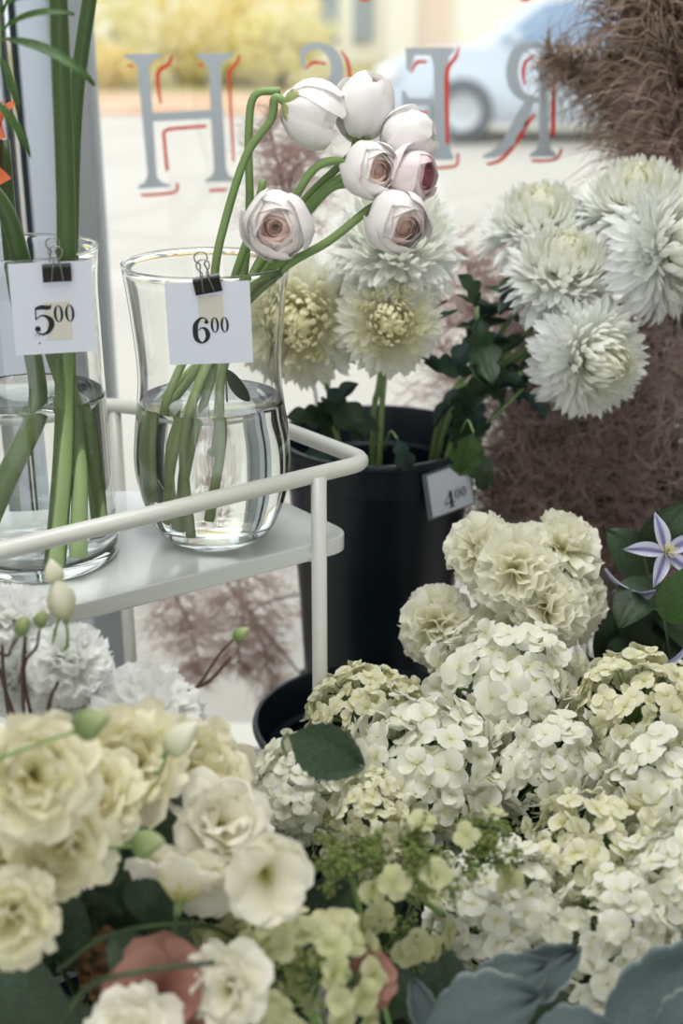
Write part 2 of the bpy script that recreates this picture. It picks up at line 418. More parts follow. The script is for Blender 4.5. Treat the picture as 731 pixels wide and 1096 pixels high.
def calyx(m, L=.5, r0=.08, r1=.17):
    mb = MB(); mb.lathe([(.001, -L), (r0, -L), (r0 * 1.3, -L * .8), (r1 * .95, -L * .3), (r1, 0), (r1 * 1.1, .12)], 14)
    for k in range(5):
        az = k * 2 * PI / 5
        P, s = petal(.2, .14, pf_lance, R(0), R(10), nu=3, nv=4)
        put(mb, P, (.35 * math.cos(az), .35 * math.sin(az), 1), (math.cos(az), math.sin(az), 0), (r1 * math.cos(az), r1 * math.sin(az), 0), s)
    return mb.mesh('calyx', m)
def leaf_mesh(m, L=1., W=.5, lobes=0, curl=-30, a0=10, cup=.15, nu=9, nv=21, seed=1, wav=.02, name='leaf', depth=.45):
    g = random.Random(seed); mb = MB()
    def pr(t):
        w = max(.02, math.sin(PI * t ** .85) ** .75)
        if lobes: w *= (1 - depth + depth * abs(math.sin(PI * lobes * t + .3)) ** .7)
        return w
    P, s = petal(L, W, pr, R(a0), R(curl), 1.2, cup=cup, ruf=wav, rf=2.5, ph=g.uniform(0, 6), nu=nu, nv=nv)
    if lobes:                                   # lobes sweep forward
        u = np.abs(np.linspace(-1, 1, nu)); P[..., 1] += .12 * L * W * u[None, :]
    P[..., 2] -= .012 * L * np.exp(-(np.linspace(-1, 1, nu)[None, :] * 5) ** 2)       # midrib groove
    edge = np.tile(np.abs(np.linspace(-1, 1, nu)), nv)
    mb.grid(P, edge)
    me = mb.mesh(name, m); return me
def bud_mesh(m, L=1., r=.3, twist=.6):
    mb = MB(); n = 16; nv = 14; P = np.zeros((nv, n, 3)); ag = np.zeros((nv, n))
    for j in range(nv):
        t = j / (nv - 1); rr = r * max(.02, math.sin(PI * t ** .75) ** .8)
        for i in range(n):
            a = 2 * PI * i / n; q = rr * (1 + .12 * math.cos(3 * (a + twist * 3 * t)))
            P[j, i] = (q * math.cos(a + twist * t), q * math.sin(a + twist * t), t * L); ag[j, i] = t
    mb.grid(P, ag, closed=True); return mb.mesh('bud_petals', m)

# stem through points, starting at the flower head and ending at the root
def stem_part(root, pts, r0, r1, m, name='stem', n=8, k=6):
    mb = MB(); rr = np.linspace(r0, r1, len(pts)); mb.tube(pts, rr, n, a=(0, 1), smooth=k)
    o = part(name, mb.mesh(name, m), root); return o
def leafy(root, me, pos, d, n, L, name='leaf', label=None):
    fr = frame(d, n); q = Matrix(((fr[0][0], fr[1][0], fr[2][0]), (fr[0][1], fr[1][1], fr[2][1]), (fr[0][2], fr[1][2], fr[2][2]))).to_quaternion()
    return part(name, me, root, pos, q, L, label)

# =================================================================== the setting
YG = 2.28                                 # the shop window
b = MB(); b.box((-1.6, -2.6, -.1), (1.8, YG + .1, 0)); struct('floor', b, M['floor'])
b = MB(); b.box((-1.6, -2.6, 2.75), (1.8, YG + .1, 2.85)); struct('ceiling', b, M['ceil'])
b = MB(); b.box((1.7, -2.6, 0), (1.8, YG + .1, 2.75)); struct('wall_right', b, M['wall_l'])
b = MB(); b.box((-1.7, -2.6, 0), (-1.6, YG + .1, 2.75)); struct('wall_left', b, M['wall_l'])
xr = at(790, 60, YG).x
b = MB(); b.box((xr, YG - .04, 0), (1.7, YG + .1, 2.75)); struct('wall_front', b, M['wall'])
# window frame: mullion etc. are vertical
def X(px, py, Y): return at(px, py, Y).x
w1 = thing('window_1', 'shop window', 'window'); del w1['category']; del w1['label']; w1['kind'] = 'structure'
yy = 130
x_post0, x_post1 = X(59, yy, YG - .05), X(94.5, yy, YG - .05)
for nm, a, c, y0, y1, mm in (('window_frame', x_post0, x_post1, YG - .05, YG + .06, 'frame_g'),
                             ('frame_reveal', X(31, yy, YG), x_post0, YG - .03, YG + .06, 'frame_b'),
                             ('window_gasket', X(21, yy, YG), X(31, yy, YG), YG - .02, YG + .02, 'gasket'),
                             ('door_frame_strip', X(8.5, yy, YG), X(11, yy, YG), YG - .01, YG + .03, 'gasket'),
                             ('door_frame', X(8.5, yy, YG) - .06, X(8.5, yy, YG), YG - .02, YG + .04, 'frame_b')):
    b = MB(); b.box((a, y0, .05), (c, y1, 2.75)); struct(nm, b, M[mm], w1)
b = MB(); b.box((-1.6, YG - .02, 0), (xr, YG + .1, .05)); struct('window_sill', b, M['cream'], w1)
b = MB(); b.box((-1.6, YG - .004, .05), (xr, YG + .004, 2.75)); struct('window_pane', b, M['pane'], w1)

# outside ground
b = MB(); b.box((-30, YG + .1, -.12), (40, 60, -.02)); struct('road', b, M['road'])
b = MB(); b.box((-30, 19, -.02), (3.2, 22.5, .05)); o = struct('kerb', b, M['kerb'])
b = MB(); b.box((-30, 22.5, -.02), (40, 45, .04)); o = struct('lawn', b, M['lawn'])

# =================================================================== lettering painted on the glass
def stroke(mb, pts, w, Y, k=6):
    P = np.array(pts, float); ww = np.full(len(P), w) if np.isscalar(w) else np.array(w, float)
    if k: 
        P3, ww = cat(np.c_[P, np.zeros(len(P))], ww, k); P = P3[:, :2]
    T = np.gradient(P, axis=0); T /= np.linalg.norm(T, axis=1)[:, None] + 1e-9
    N = np.c_[-T[:, 1], T[:, 0]]
    A = P + N * ww[:, None] / 2; B = P - N * ww[:, None] / 2
    G = np.array([[tuple(at(*a, Y)), tuple(at(*c, Y))] for a, c in zip(A, B)]); mb.grid(G)
def poly(mb, pts, Y):
    mb.add([tuple(at(x, y, Y)) for x, y in pts], [tuple(range(len(pts)))])
YL = YG - .006
def letter(label, faces, reds, spread=0):
    cx = sum(p[0] for f in faces for p in f[1]) / sum(len(f[1]) for f in faces)
    r = thing('window_letter', label, 'lettering', at(cx, 198, YL), 'letters painted on the window')
    m1 = MB(); m2 = MB()
    for i, f in enumerate(faces):
        if f[0] == 'p': poly(m1, f[1], YL - .0001 * i)
        else: stroke(m1, f[1], f[2], YL - .0001 * i)
    for i, (pts, w) in enumerate(reds): stroke(m2, pts, w, YL - .0001 * i, 4)
    part('letter_face', m1.mesh('letter_face', M['silver'], False), r, label=None)
    part('letter_outline', m2.mesh('letter_outline', M['red'], False), r, label='thin red shadow line')
letter('painted mirror-image letter H, silver grey with red shadow lines, beside the window post',
  [('p', [(133, 58), (173, 57), (172, 61), (163, 66), (160, 74), (168, 190), (173, 195), (183, 198), (182, 200), (148, 202), (148, 199), (155, 195), (158, 187), (147, 72), (143, 66), (134, 62)]),
   ('p', [(210, 57), (250, 57), (249, 61), (239, 66), (236, 75), (242, 180), (245, 188), (252, 192), (251, 194), (220, 195), (219, 193), (227, 188), (229, 182), (223, 74), (219, 66), (211, 61)]),
   ('p', [(163, 121), (228, 117), (229, 127), (164, 130)])],
  [([(184, 60), (180, 69), (170, 76), (169, 90), (172, 111)], [2, 4, 4.5, 4, 2.5]), ([(257, 59), (253, 68), (246, 77), (246, 95), (250, 173)], [2, 4, 4, 3, 2.5]),
   ([(221, 135), (195, 137), (177, 140), (176, 152), (179, 183)], 3.5), ([(151, 209), (170, 208), (188, 205), (190, 196)], 3), ([(224, 204), (243, 203)], 3), ([(136, 70), (143, 71)], 2.5), ([(212, 69), (218, 70)], 3)])
letter('painted mirror-image letter S, silver grey, partly hidden behind the white ranunculus',
  [('s', [(322, 66), (326, 54), (341, 49), (356, 58), (361, 76), (354, 96), (340, 112), (327, 130), (326, 152), (337, 170), (352, 176), (365, 168)], [3, 8, 7, 12, 14, 14, 12, 14, 14, 10, 7, 4]),
   ('p', [(321, 50), (326, 50), (327, 74), (323, 74)])],
  [([(327, 74), (335, 67), (349, 68)], [2, 4, 2]), ([(365, 54), (372, 66), (374, 84), (368, 102)], [2, 4, 4, 2]), ([(366, 184), (374, 176), (376, 160)], 3)])
letter('painted mirror-image letter E, silver grey with red shadow lines, right of the pink ranunculus',
  [('p', [(434, 51), (487, 51), (486, 55), (481, 60), (479, 70), (482, 160), (486, 168), (485, 171), (430, 173), (428, 150), (432, 150), (436, 164), (462, 164), (465, 158), (464, 70), (461, 59), (444, 59), (439, 76), (435, 76)]),
   ('p', [(430, 97), (433, 97), (438, 105), (466, 105), (466, 113), (440, 113), (434, 119), (431, 119)])],
  [([(440, 78), (446, 67), (457, 66)], [2, 4, 3]), ([(491, 50), (488, 61), (480, 72), (478, 90), (479, 154)], [2, 4, 4.5, 5, 4]), ([(439, 136), (446, 123), (457, 120)], [2, 4, 3]), ([(466, 180), (480, 179), (489, 176), (490, 164)], 3)])
letter('painted mirror-image letter R, silver grey with red shadow lines, beside the brown plumes',
  [('p', [(575, 47), (602, 46), (600, 50), (592, 55), (589, 62), (587, 150), (590, 160), (596, 165), (595, 168), (566, 168), (567, 165), (574, 160), (577, 150), (577, 112), (577, 62), (576, 55)]),
   ('s', [(585, 50), (568, 49), (554, 56), (548, 74), (551, 92), (561, 104), (582, 108)], [5, 7, 12, 13, 13, 9, 6]),
   ('s', [(568, 106), (560, 124), (546, 150), (532, 163), (517, 168)], [8, 14, 14, 10, 3])],
  [([(573, 59), (563, 66), (560, 78), (562, 91)], [2, 4, 4, 2.5]), ([(602, 48), (597, 60), (593, 70), (592, 145)], [2, 3, 4, 5]), ([(521, 176), (536, 171), (553, 152), (563, 134), (573, 122)], [3, 4, 5, 5, 3]), ([(569, 172), (585, 172), (597, 169), (601, 159)], 3)])
for px, lb in ((390, 'tip of a red painted stroke at the top edge above the pink ranunculus'), (562, 'tip of a red painted stroke at the top edge above the silver R')):
    b = MB(); stroke(b, [(px - 9, -6), (px, 0), (px + 9, -6)], 4, YL)
    solo('painted_stroke', b, M['red'], lb, 'lettering', 'letters painted on the window', smooth=False)

# =================================================================== across the street
def leafball(mb, g, c, r, n, s):
    for _ in range(n):
        d = np.array([g.gauss(0, 1) for _ in range(3)]); d /= np.linalg.norm(d); p = np.array(c) + d * np.array(r) * g.uniform(.55, 1)
        fr = frame([g.gauss(0, 1) for _ in range(3)], [g.gauss(0, 1) for _ in range(3)]) * s * g.uniform(.7, 1.3)
        mb.add([p - fr[0], p + fr[1] * .8, p + fr[0], p - fr[1] * .8], [(0, 1, 2, 3)])
def bush(px, py, Y, rx, rz, m, label, name='autumn_bush', seed=1, cat_='bush', zb=0):
    g = random.Random(seed); p = at(px, py, Y)
    r = thing(name, label, cat_, (p.x, p.y, .04), 'autumn planting across the street')
    mb = MB()
    for k in range(5):
        leafball(mb, g, (p.x + g.uniform(-.5, .5) * rx, p.y + g.uniform(-.3, .3), p.z + g.uniform(-.3, .3) * rz), (rx * .7, rx * .5, rz * .75), 150, .10)
    part('foliage', mb.mesh('foliage', m), r)
    t = MB(); t.tube([(p.x, p.y, .04), (p.x + .05, p.y, p.z * .5), (p.x, p.y, p.z)], [.09, .07, .04], 8); part('trunk', t.mesh('trunk', M['trunk']), r)
bush(120, 18, 25, 1.6, 1.6, M['tree2'], 'pale yellow tree beside the window post across the street', 'autumn_tree', 1, 'tree')
bush(190, 45, 26, 1.3, .7, M['tree'], 'yellow bush above the left arm of the painted H', seed=2)
bush(255, 10, 25, 1.5, 1.3, M['tree'], 'bright yellow tree above the right arm of the painted H', 'autumn_tree', 3, 'tree')
bush(300, 50, 24, .9, .7, M['tree2'], 'olive bush left of the painted S across the street', seed=4)
bush(110, 75, 24, .9, .45, M['tree'], 'low yellow bush just right of the window post', seed=5)
bush(235, 72, 25, .9, .45, M['tree2'], 'low olive bush behind the middle of the painted H', seed=6)
p0, p1 = at(40, 20, 34), at(520, 20, 34)
bl = thing('building', 'pale building with pinkish walls and white pillar across the street', 'building', (0, 34, 0.04))
b = MB(); b.box((p0.x, 34, .04), (p1.x + 3, 40, 7)); part('wall', b.mesh('wall', M['cream'], False), bl)
b = MB(); b.box((at(448, 20, 34).x, 33.9, .04), (at(500, 20, 34).x, 34, 7)); part('pink_panel', b.mesh('pink_panel', M['bld'], False), bl, label='pinkish wall panel')
b = MB(); b.box((at(415, 20, 33).x, 33, .04), (at(446, 20, 33).x, 33.4, 7)); part('pillar', b.mesh('pillar', M['van'], False), bl, label='white pillar')
for xx in (340, 378):
    b = MB(); b.box((at(xx, 20, 34).x, 33.92, .5), (at(xx + 22, 20, 34).x, 34, 2.4)); part('window', b.mesh('window', M['bwin'], False), bl)
b = MB(); b.prism([(x, y) for x, y in [(0, 0), (7, 0), (7, 2.4), (0, 2.4)]], 0, 2.3)
vn = at(492, 5, 24)
v = thing('van', 'white van parked beyond the silver car', 'van', (vn.x, 24, .04))
b = MB(); b.box((vn.x, 24, .5), (vn.x + 5.2, 26, 2.5)); o = bevel(part('van_body', b.mesh('van_body', M['van'], False), v), .12)
for k in (.9, 4.2):
    b = MB(); a = np.linspace(0, 2 * PI, 24, endpoint=False)
    b.prism([(.36 * math.cos(t), .36 * math.sin(t)) for t in a], -.1, .1)
    part('wheel', b.mesh('wheel', M['tyre']), v, (vn.x + k, 23.98, .4), Quaternion((1, 0, 0), PI / 2))
b = MB(); b.box((vn.x + .3, 23.97, 1.85), (vn.x + 1.3, 24, 2.35)); part('van_window', b.mesh('van_window', M['carg'], False), v)
# the car: side profile lofted across its width, rounded in plan
def car():
    Yc = 15.0; x0 = at(402, 100, Yc).x
    r = thing('car', 'silver blue car parked across the street behind the painted R', 'car', (x0 + 2.3, Yc + .9, -.02))
    sill = .2
    top = [(0, .55), (.05, .75), (.35, .92), (1.15, 1.02), (1.75, 1.45), (2.2, 1.56), (3.4, 1.56), (4.1, 1.40), (4.5, .95), (4.6, .6)]
    P = []
    xs = np.linspace(0, 4.6, 47)
    tx = np.interp(xs, [p[0] for p in top], [p[1] for p in top])
    ysec = np.linspace(-1, 1, 15)
    belt = np.interp(xs, [0, .35, 1.15, 4.1, 4.5, 4.6], [.7, .88, .98, 1.0, .92, .6])
    for i, x in enumerate(xs):
        hw = .9 * (1 - .35 * max(0, (abs(x - 2.3) / 2.3)) ** 8)
        row = [(x, -hw, sill), (x, -hw * 1.02, .5), (x, -hw, min(belt[i], tx[i]))]
        for yv in np.linspace(-.85, .85, 9): row.append((x, yv * hw * (1 if tx[i] <= belt[i] + .02 else .9), tx[i] - .06 * yv * yv - (.0)))
        row += [(x, hw, min(belt[i], tx[i])), (x, hw * 1.02, .5), (x, hw, sill)]
        P.append(row)
    b = MB(); b.grid(np.array(P) + np.array([x0, Yc + .9, 0]), closed=True)
    part('car_body', b.mesh('car_body', M['carp']), r)
    for q in ([(1.3, 1.05), (1.82, 1.44), (2.5, 1.48), (2.5, 1.05)], [(2.6, 1.05), (2.6, 1.48), (3.4, 1.47), (3.95, 1.3), (4.05, 1.05)]):
        b = MB(); b.add([(x0 + x, Yc - .005 + .11 * (z - 1.0), z) for x, z in q] , [(0, 1, 2, 3) if len(q) == 4 else (0, 1, 2, 3, 4)])
        part('car_window', b.mesh('car_window', M['carg'], False), r)
    for x in (.95, 3.65):
        b = MB(); b.lathe([(.2, -.11), (.33, -.11), (.35, -.08), (.35, .08), (.33, .11), (.2, .11)], 28, closed=True)
        w = part('wheel', b.mesh('wheel', M['tyre']), r, (x0 + x, Yc + .06, .33), Quaternion((1, 0, 0), PI / 2))
        b = MB(); b.lathe([(.001, .0), (.06, .01), (.19, -.02), (.21, .03), (.21, -.08)], 24)
        for k in range(5): b.box((-.02, .0, .0), (.02, .0, .0))
        rm = bpy.data.objects.new('wheel_rim', b.mesh('wheel_rim', M['rim'])); COL.objects.link(rm); rm.parent = w; rm.location = (0, 0, .09)
    b = MB(); b.ball((x0 + .12, Yc + .12, .72), (.14, .1, .1)); part('headlight', b.mesh('headlight', M['lamp']), r)
    b = MB(); b.ball((x0 + 1.5, Yc - .1, 1.1), (.09, .09, .07)); part('wing_mirror', b.mesh('wing_mirror', M['carp']), r)
car()

# =================================================================== the cart
ZS = .876; ZR = .961
Sp = [atz(-150, 705, ZS), atz(79, 648, ZS), atz(230, 611, ZS), atz(336, 583, ZS), atz(376, 572, ZS), atz(300, 534, ZS), atz(128, 525, ZS), atz(-150, 520, ZS)]
front0, corner, bend, back, backL = Sp[0], atz(380, 571, ZS), atz(300, 534, ZS), atz(126, 524, ZS), atz(-190, 560, ZS)
def rounded(pts, rad, seg=8):
    out = []; n = len(pts)
    for i in range(n):
        p = pts[i]; a = pts[i - 1] - p; c = pts[(i + 1) % n] - p
        rr = min(rad, a.length * .45, c.length * .45); A = p + a.normalized() * rr; C = p + c.normalized() * rr
        for t in np.linspace(0, 1, seg).tolist(): out.append(A * (1 - t) ** 2 + p * (2 * t * (1 - t)) + C * (t * t))
    return out
flat2 = [Vector((p.x, p.y, 0)) for p in (front0, corner, bend, back, backL)]
cart = thing('bar_cart', 'cream painted metal trolley with a tubular rail, holding the two glass vases', 'cart', (flat2[0].x * .3 + .0, 1.35, 0))
ro = rounded(flat2, .035)
b = MB(); b.prism([(p.x, p.y) for p in ro], ZS - .021, ZS)
bevel(part('shelf', b.mesh('shelf', M['shelf'], False), cart), .002, 2)
rp = [Vector((p.x, p.y, ZR)) for p in rounded([Vector((p.x, p.y, 0)) for p in
      (atz(-150, 626, ZR), atz(396, 494, ZR), atz(296, 456, ZR), atz(120, 433, ZR), atz(-190, 455, ZR))], .03, 9)]
b = MB(); b.tube(rp + [rp[0]], 0.0095, 14, caps=False); part('rail', b.mesh('rail', M['cart']), cart)
def post(px, py, zt, name='leg'):
    p = atz(px, py, ZR); b = MB(); b.tube([(p.x, p.y, .03), (p.x, p.y, .5), (p.x, p.y, zt)], .0088, 12)
    o = part(name, b.mesh(name, M['cart']), cart)
    c = MB(); c.ball((p.x, p.y, .02), (.012, .012, .02)); q = bpy.data.objects.new('foot', c.mesh('foot', M['gasket'])); COL.objects.link(q)
    q.parent = o; q.location = (0, 0, 0); return p
pA = post(341, 510, ZR); pB = post(122, 434, ZR); post(-120, 619, ZR); post(-150, 455, ZR)
b = MB(); c0 = Vector((pA.x, pA.y, ZS - .012)); b.tube([c0, c0 + Vector((-.03, .03, -.012)), c0 + Vector((-.06, .06, -.012))], .006, 8)
part('shelf_bracket', b.mesh('shelf_bracket', M['cart']), cart)
# low shelf of the trolley, close to the ground
b = MB(); b.prism([(p.x * .98, p.y) for p in ro], .16, .175); part('lower_shelf', b.mesh('lower_shelf', M['shelf'], False), cart)

# =================================================================== vases
def vase(px, py, label, prof_o, t, zw, name='glass_vase', grp=None):
    c = atz(px, py, ZS + .001); c.z = ZS + .0012
    v = thing(name, label, 'vase', c)
    pr = np.array(prof_o, float); zz = np.linspace(0, pr[-1][1], 40)
    def rad(z): # smooth catmull
        return np.interp(z, dense[:, 1], dense[:, 0])
    dense, _ = cat(np.c_[pr, np.zeros(len(pr))], np.zeros(len(pr)), 12)
    dense = dense[:, :2]
    out = [(rad(z), z) for z in zz]
    base = .014
    inn = [(rad(z) - t, z) for z in zz if z > base + .004]
    prof = [(0.0001, 0.002), (out[0][0] - .012, .002), (out[0][0] - .004, 0)] + [(out[0][0], .003)] + out[1:-1] + [(out[-1][0], out[-1][1])] + [(out[-1][0] - t / 2 + (t / 2 + .0008) * math.cos(a_), out[-1][1] + .001 + (t / 2 + .0008) * math.sin(a_)) for a_ in np.linspace(-.4, PI + .4, 12).tolist()] + inn[::-1][1:] + [(inn[0][0] - .008, base), (0.0001, base)]
    b = MB(); b.lathe(prof, 96); part('vase_body', b.mesh('vase_body', M['glass']), v, c)
    zi = [z for z in zz if base + .004 < z < zw]
    wp = [(.0001, base - .001), (inn[0][0] - .008, base - .001)] + [(rad(z) - t * .6, z) for z in zi] + [(rad(zw) - t * .6, zw + .0015), (rad(zw) - t - .002, zw), (.0001, zw)]
    b = MB(); b.lathe(wp, 96); part('water', b.mesh('water', M['water']), v, c)
    return c
# measured in metres: radius, height
V2 = vase(231, 572, 'bulbous clear glass vase of ranunculus, tagged 6.00', [(.054, 0), (.066, .012), (.079, .04), (.088, .085), (.086, .125), (.081, .165), (.079, .2), (.083, .255), (.0895, .312)], .0022, .163, grp=None)
V1 = vase(46, 593, 'straight clear glass vase of amaryllis stems, tagged 5.00', [(.083, 0), (.084, .02), (.083, .08), (.081, .18), (.080, .26), (.080, .30), (.083, .338)], .0026, .185, grp=None)

# =================================================================== price cards with digits
def dstroke(mb, pts, w, T, k=5):
    P = np.array(pts, float); ww = np.full(len(P), w) if np.isscalar(w) else np.array(w, float)
    if k: P3, ww = cat(np.c_[P, np.zeros(len(P))], ww, k); P = P3[:, :2]
    D = np.gradient(P, axis=0); D /= np.linalg.norm(D, axis=1)[:, None] + 1e-9; N = np.c_[-D[:, 1], D[:, 0]]
    G = np.array([[T(*(p + n * w_ / 2)), T(*(p - n * w_ / 2))] for p, n, w_ in zip(P, N, ww)]); mb.grid(G)
def dot(mb, c, r, T): 
    a = np.linspace(0, 2 * PI, 16, endpoint=False); mb.add([T(c[0] + r * math.cos(t), c[1] + r * math.sin(t)) for t in a], [tuple(range(16))])
def digit(mb, ch, cx, cy, h, T0):
    T = lambda x, y: T0(cx + x * h, cy + y * h)
    if ch == '0':
        a = np.linspace(0, 2 * PI, 41); G = []
        for t in a: G.append([T(.27 * math.cos(t), .5 * math.sin(t)), T(.115 * math.cos(t), .455 * math.sin(t))])
        mb.grid(np.array(G))
    if ch == '5':
        dstroke(mb, [(-.25, .40), (-.05, .45), (.2, .43), (.3, .52)], [.08, .16, .15, .03], T)
        dstroke(mb, [(-.24, .46), (-.25, .25), (-.26, .02)], .045, T)
        dstroke(mb, [(-.26, .02), (-.12, .14), (.05, .15), (.23, .0), (.25, -.2), (.12, -.42), (-.08, -.49), (-.28, -.42)], [.03, .04, .08, .19, .2, .12, .05, .04], T)
        dot(mb, (-.22, -.3), .1, T)
    if ch == '6':
        dstroke(mb, [(.24, .4), (.1, .49), (-.06, .45), (-.22, .22), (-.25, -.1), (-.2, -.35), (0, -.49), (.18, -.35), (.23, -.16), (.16, .04), (0, .1), (-.14, 0)], [.05, .05, .1, .2, .21, .18, .06, .14, .2, .13, .05, .03], T)
        dot(mb, (.2, .33), .08, T)
    if ch == '4':
        dstroke(mb, [(.1, .5), (.1, -.45)], .18, T, 0)
        dstroke(mb, [(.16, .5), (-.12, .16), (-.32, -.19)], .05, T, 0)
        dstroke(mb, [(-.34, -.2), (.32, -.2)], .07, T, 0); dstroke(mb, [(-.08, -.47), (.28, -.47)], .06, T, 0)
def card(root, cen, xa, ya, w, h, ch, dig, marks=None, bow=.0):
    """cen: centre; xa, ya: unit vectors across and up"""
    nx = xa.cross(ya).normalized()
    def T(x, y, o=0): return tuple(cen + xa * x + ya * y + nx * (o + bow * (x / w) ** 2))
    G = np.array([[T(x, y, 0) for x in np.linspace(-w / 2, w / 2, 9)] for y in np.linspace(-h / 2, h / 2, 5)])
    b = MB(); b.grid(G); o = part('card', b.mesh('card', M['paper'], False), root)
    s = o.modifiers.new('thick', 'SOLIDIFY'); s.thickness = .0006; s.offset = -1
    b = MB(); (x0, y0, hh) = dig
    f = lambda x, y: T(x, y, .0006)
    digit(b, ch, x0, y0, hh, f); digit(b, '0', x0 + hh * .52, y0 + hh * .2, hh * .6, f); digit(b, '0', x0 + hh * .90, y0 + hh * .2, hh * .6, f)
    part('price_digits', b.mesh('price_digits', M['ink'], False), o if False else root, label='black printed price')
    if marks:
        b = MB(); x0, x1, y0, y1 = marks
        b.add([T(x, y, .0003) for x, y in ((x0, y0), (x1, y0), (x1, y1), (x0, y1))], [(0, 1, 2, 3)]); part('tape', b.mesh('tape', M['tape'], False), root, label='patch of yellowed tape')
    return T
def clip(root, cen, xa, ya, w, lean):
    nx = xa.cross(ya).normalized(); q = Quaternion(nx, lean); xa = q @ xa; ya = q @ ya
    T = lambda x, y, o: tuple(cen + xa * x + ya * y + nx * o)
    b = MB(); prof = [(0, -.004), (.001, -.0045), (.0075, .0), (.0075, .001), (0, .0045)]   # (height offset from bottom..)
    sec = [(-.011, .0012), (.004, .0062), (.006, .0058), (.006, -.0058), (.004, -.0062), (-.011, -.0012)]
    L = [T(-w / 2, y, o) for y, o in sec]; Rr = [T(w / 2, y, o) for y, o in sec]; n = len(sec)
    b.add(L + Rr, [tuple(range(n)), tuple(range(2 * n - 1, n - 1, -1))] + [(i, n + i, n + (i + 1) % n, (i + 1) % n) for i in range(n)])
    part('clip_body', b.mesh('clip_body', M['clip'], False), root)
    for s, dy, dx in ((1, .0, .0), (-1, .006, -.0015)):
        pts = []
        for x, y in ((-.0055, -.010), (-.004, .003), (-.0022, .011), (-.006, .0155), (-.0058, .021), (0, .024), (.0058, .021), (.006, .0155), (.0022, .011), (.004, .003), (.0055, -.010)):
            pts.append(Vector(T(x + dx, y + (dy if y > 0 else 0), s * (.0022 + max(0, (.006 - abs(y - .004)) * .4) + (.0055 if -.005 < y < .012 else 0) + (.004 if y > .012 else 0)))))
        b = MB(); b.tube(pts, .00075, 6, smooth=4); part('wire_handle', b.mesh('wire_handle', M['wire']), root)

def price(px, py, vc, Y, label, ch, w, h, dig, marks, cl, lean, tilt=0, extra=False):
    cen = at(px, py, Y); xa = Vector((1, 0, 0)); ya = Vector((0, 0, 1))
    n = Vector((cen.x - vc.x, cen.y - vc.y, 0)).normalized(); n = (n + Vector((0, -1.2, 0))).normalized()
    xa = ya.cross(n).normalized(); xa = Quaternion(n, tilt) @ xa; ya = n.cross(xa)
    r = thing('price_tag', label, 'price tag', cen - Vector((0, 0, h / 2)), 'price tags')
    T = card(r, cen, xa, ya, w, h, ch, dig, marks)
    if extra:
        b = MB()
        f = lambda x, y: T(x, y, .0006)
        for k in range(5): dstroke(b, [(-.020 + k * .0022, -.0265 + .001 * (k % 2)), (-.0188 + k * .0022, -.0245 - .001 * (k % 2))], .0006, f, 0)
        dot(b, (-.0155, -.0335), .0009, f); part('ink_specks', b.mesh('ink_specks', M['ink'], False), r)
    c = thing('binder_clip', 'black binder clip with wire handles on the ' + label.split(' ')[-1] + ' card', 'clip', cen + ya * (h / 2), 'binder clips on the vase rims')
    clip(c, cen + xa * cl[0] + ya * cl[1] + n * .0015, xa, ya, .027, lean)
y1 = V1.y - .0895; y2 = V2.y - .096
price(57, 330, V1, y1, 'white card pinned to the straight vase, price 5.00', '5', .078, .089, (-.010, -.011, .028), (-.008, .016, -.031, .006), (.006, .037), 0, 0, True)
price(224, 346, V2, y2, 'white card pinned to the bulbous vase, price 6.00', '6', .085, .084, (-.008, -.007, .026), (-.010, .015, 0, .028), (0, .042), R(9), R(1))

# =================================================================== buckets
def bucket(c, zr, hgt, r1, label, name='flower_bucket'):
    b = MB(); r0 = r1 * .76; k = (r1 - r0) / hgt; z0 = zr - hgt
    pr = [(.001, z0), (r0, z0), (r1 - .012 - k * .06, zr - .06), (r1 - .004 - k * .058, zr - .055), (r1 - .004, zr - .012), (r1 + .003, zr - .012), (r1 + .005, zr - .006), (r1 + .003, zr), (r1 - .002, zr), (r1 - .006, zr - .01), (r0 - .006, z0 + .008), (.001, z0 + .008)]
    t = thing(name, label, 'bucket', (c[0], c[1], z0), 'black flower buckets')
    b.lathe(pr, 72, (c[0], c[1], 0)); o = part('bucket_body', b.mesh('bucket_body', M['bucket']), t)
    mo = o.modifiers.new('b', 'EDGE_SPLIT'); mo.split_angle = R(50)
    return t
rim = at(405, 464, 1.86); B1 = (rim.x, 1.86, rim.z); R1 = 105 / F * ((B1[1]) * CP + (H - B1[2]) * SP)
bucket(B1, B1[2], .46, R1, 'tall black bucket holding the white chrysanthemums, behind the trolley')
def riser(c, z1, w, label):
    t = thing('plant_stand', label, 'stand', (c[0], c[1], 0)); b = MB()
    b.box((c[0] - w, c[1] - w, z1 - .03), (c[0] + w, c[1] + w, z1)); bevel(part('stand_top', b.mesh('stand_top', M['wood'], False), t), .004)
    for sx in (-1, 1):
        for sy in (-1, 1):
            b = MB(); x, y = c[0] + sx * (w - .02), c[1] + sy * (w - .02); b.box((x - .015, y - .015, 0), (x + .015, y + .015, z1 - .03)); part('leg', b.mesh('leg', M['wood'], False), t)
riser(B1, B1[2] - .46, .125, 'dark wooden stand below the tall chrysanthemum bucket')
rim2 = at(392, 768, 1.565); B2 = (rim2.x, 1.565, rim2.z); R2 = 118 / F * (B2[1] * CP + (H - B2[2]) * SP)
bucket(B2, B2[2], B2[2] - .002, R2, 'low black bucket behind the hydrangeas, its empty rim showing below the trolley')
B3 = (.27, 1.16, .44); bucket(B3, .44, .438, .2, 'wide black bucket under the hydrangea heads')
B4 = (-.2, .98, .55); bucket(B4, .55, .548, .17, 'black bucket under the cream lisianthus')
B5 = (.12, .80, .42); bucket(B5, .42, .418, .14, 'black bucket under the felted grey leaves')
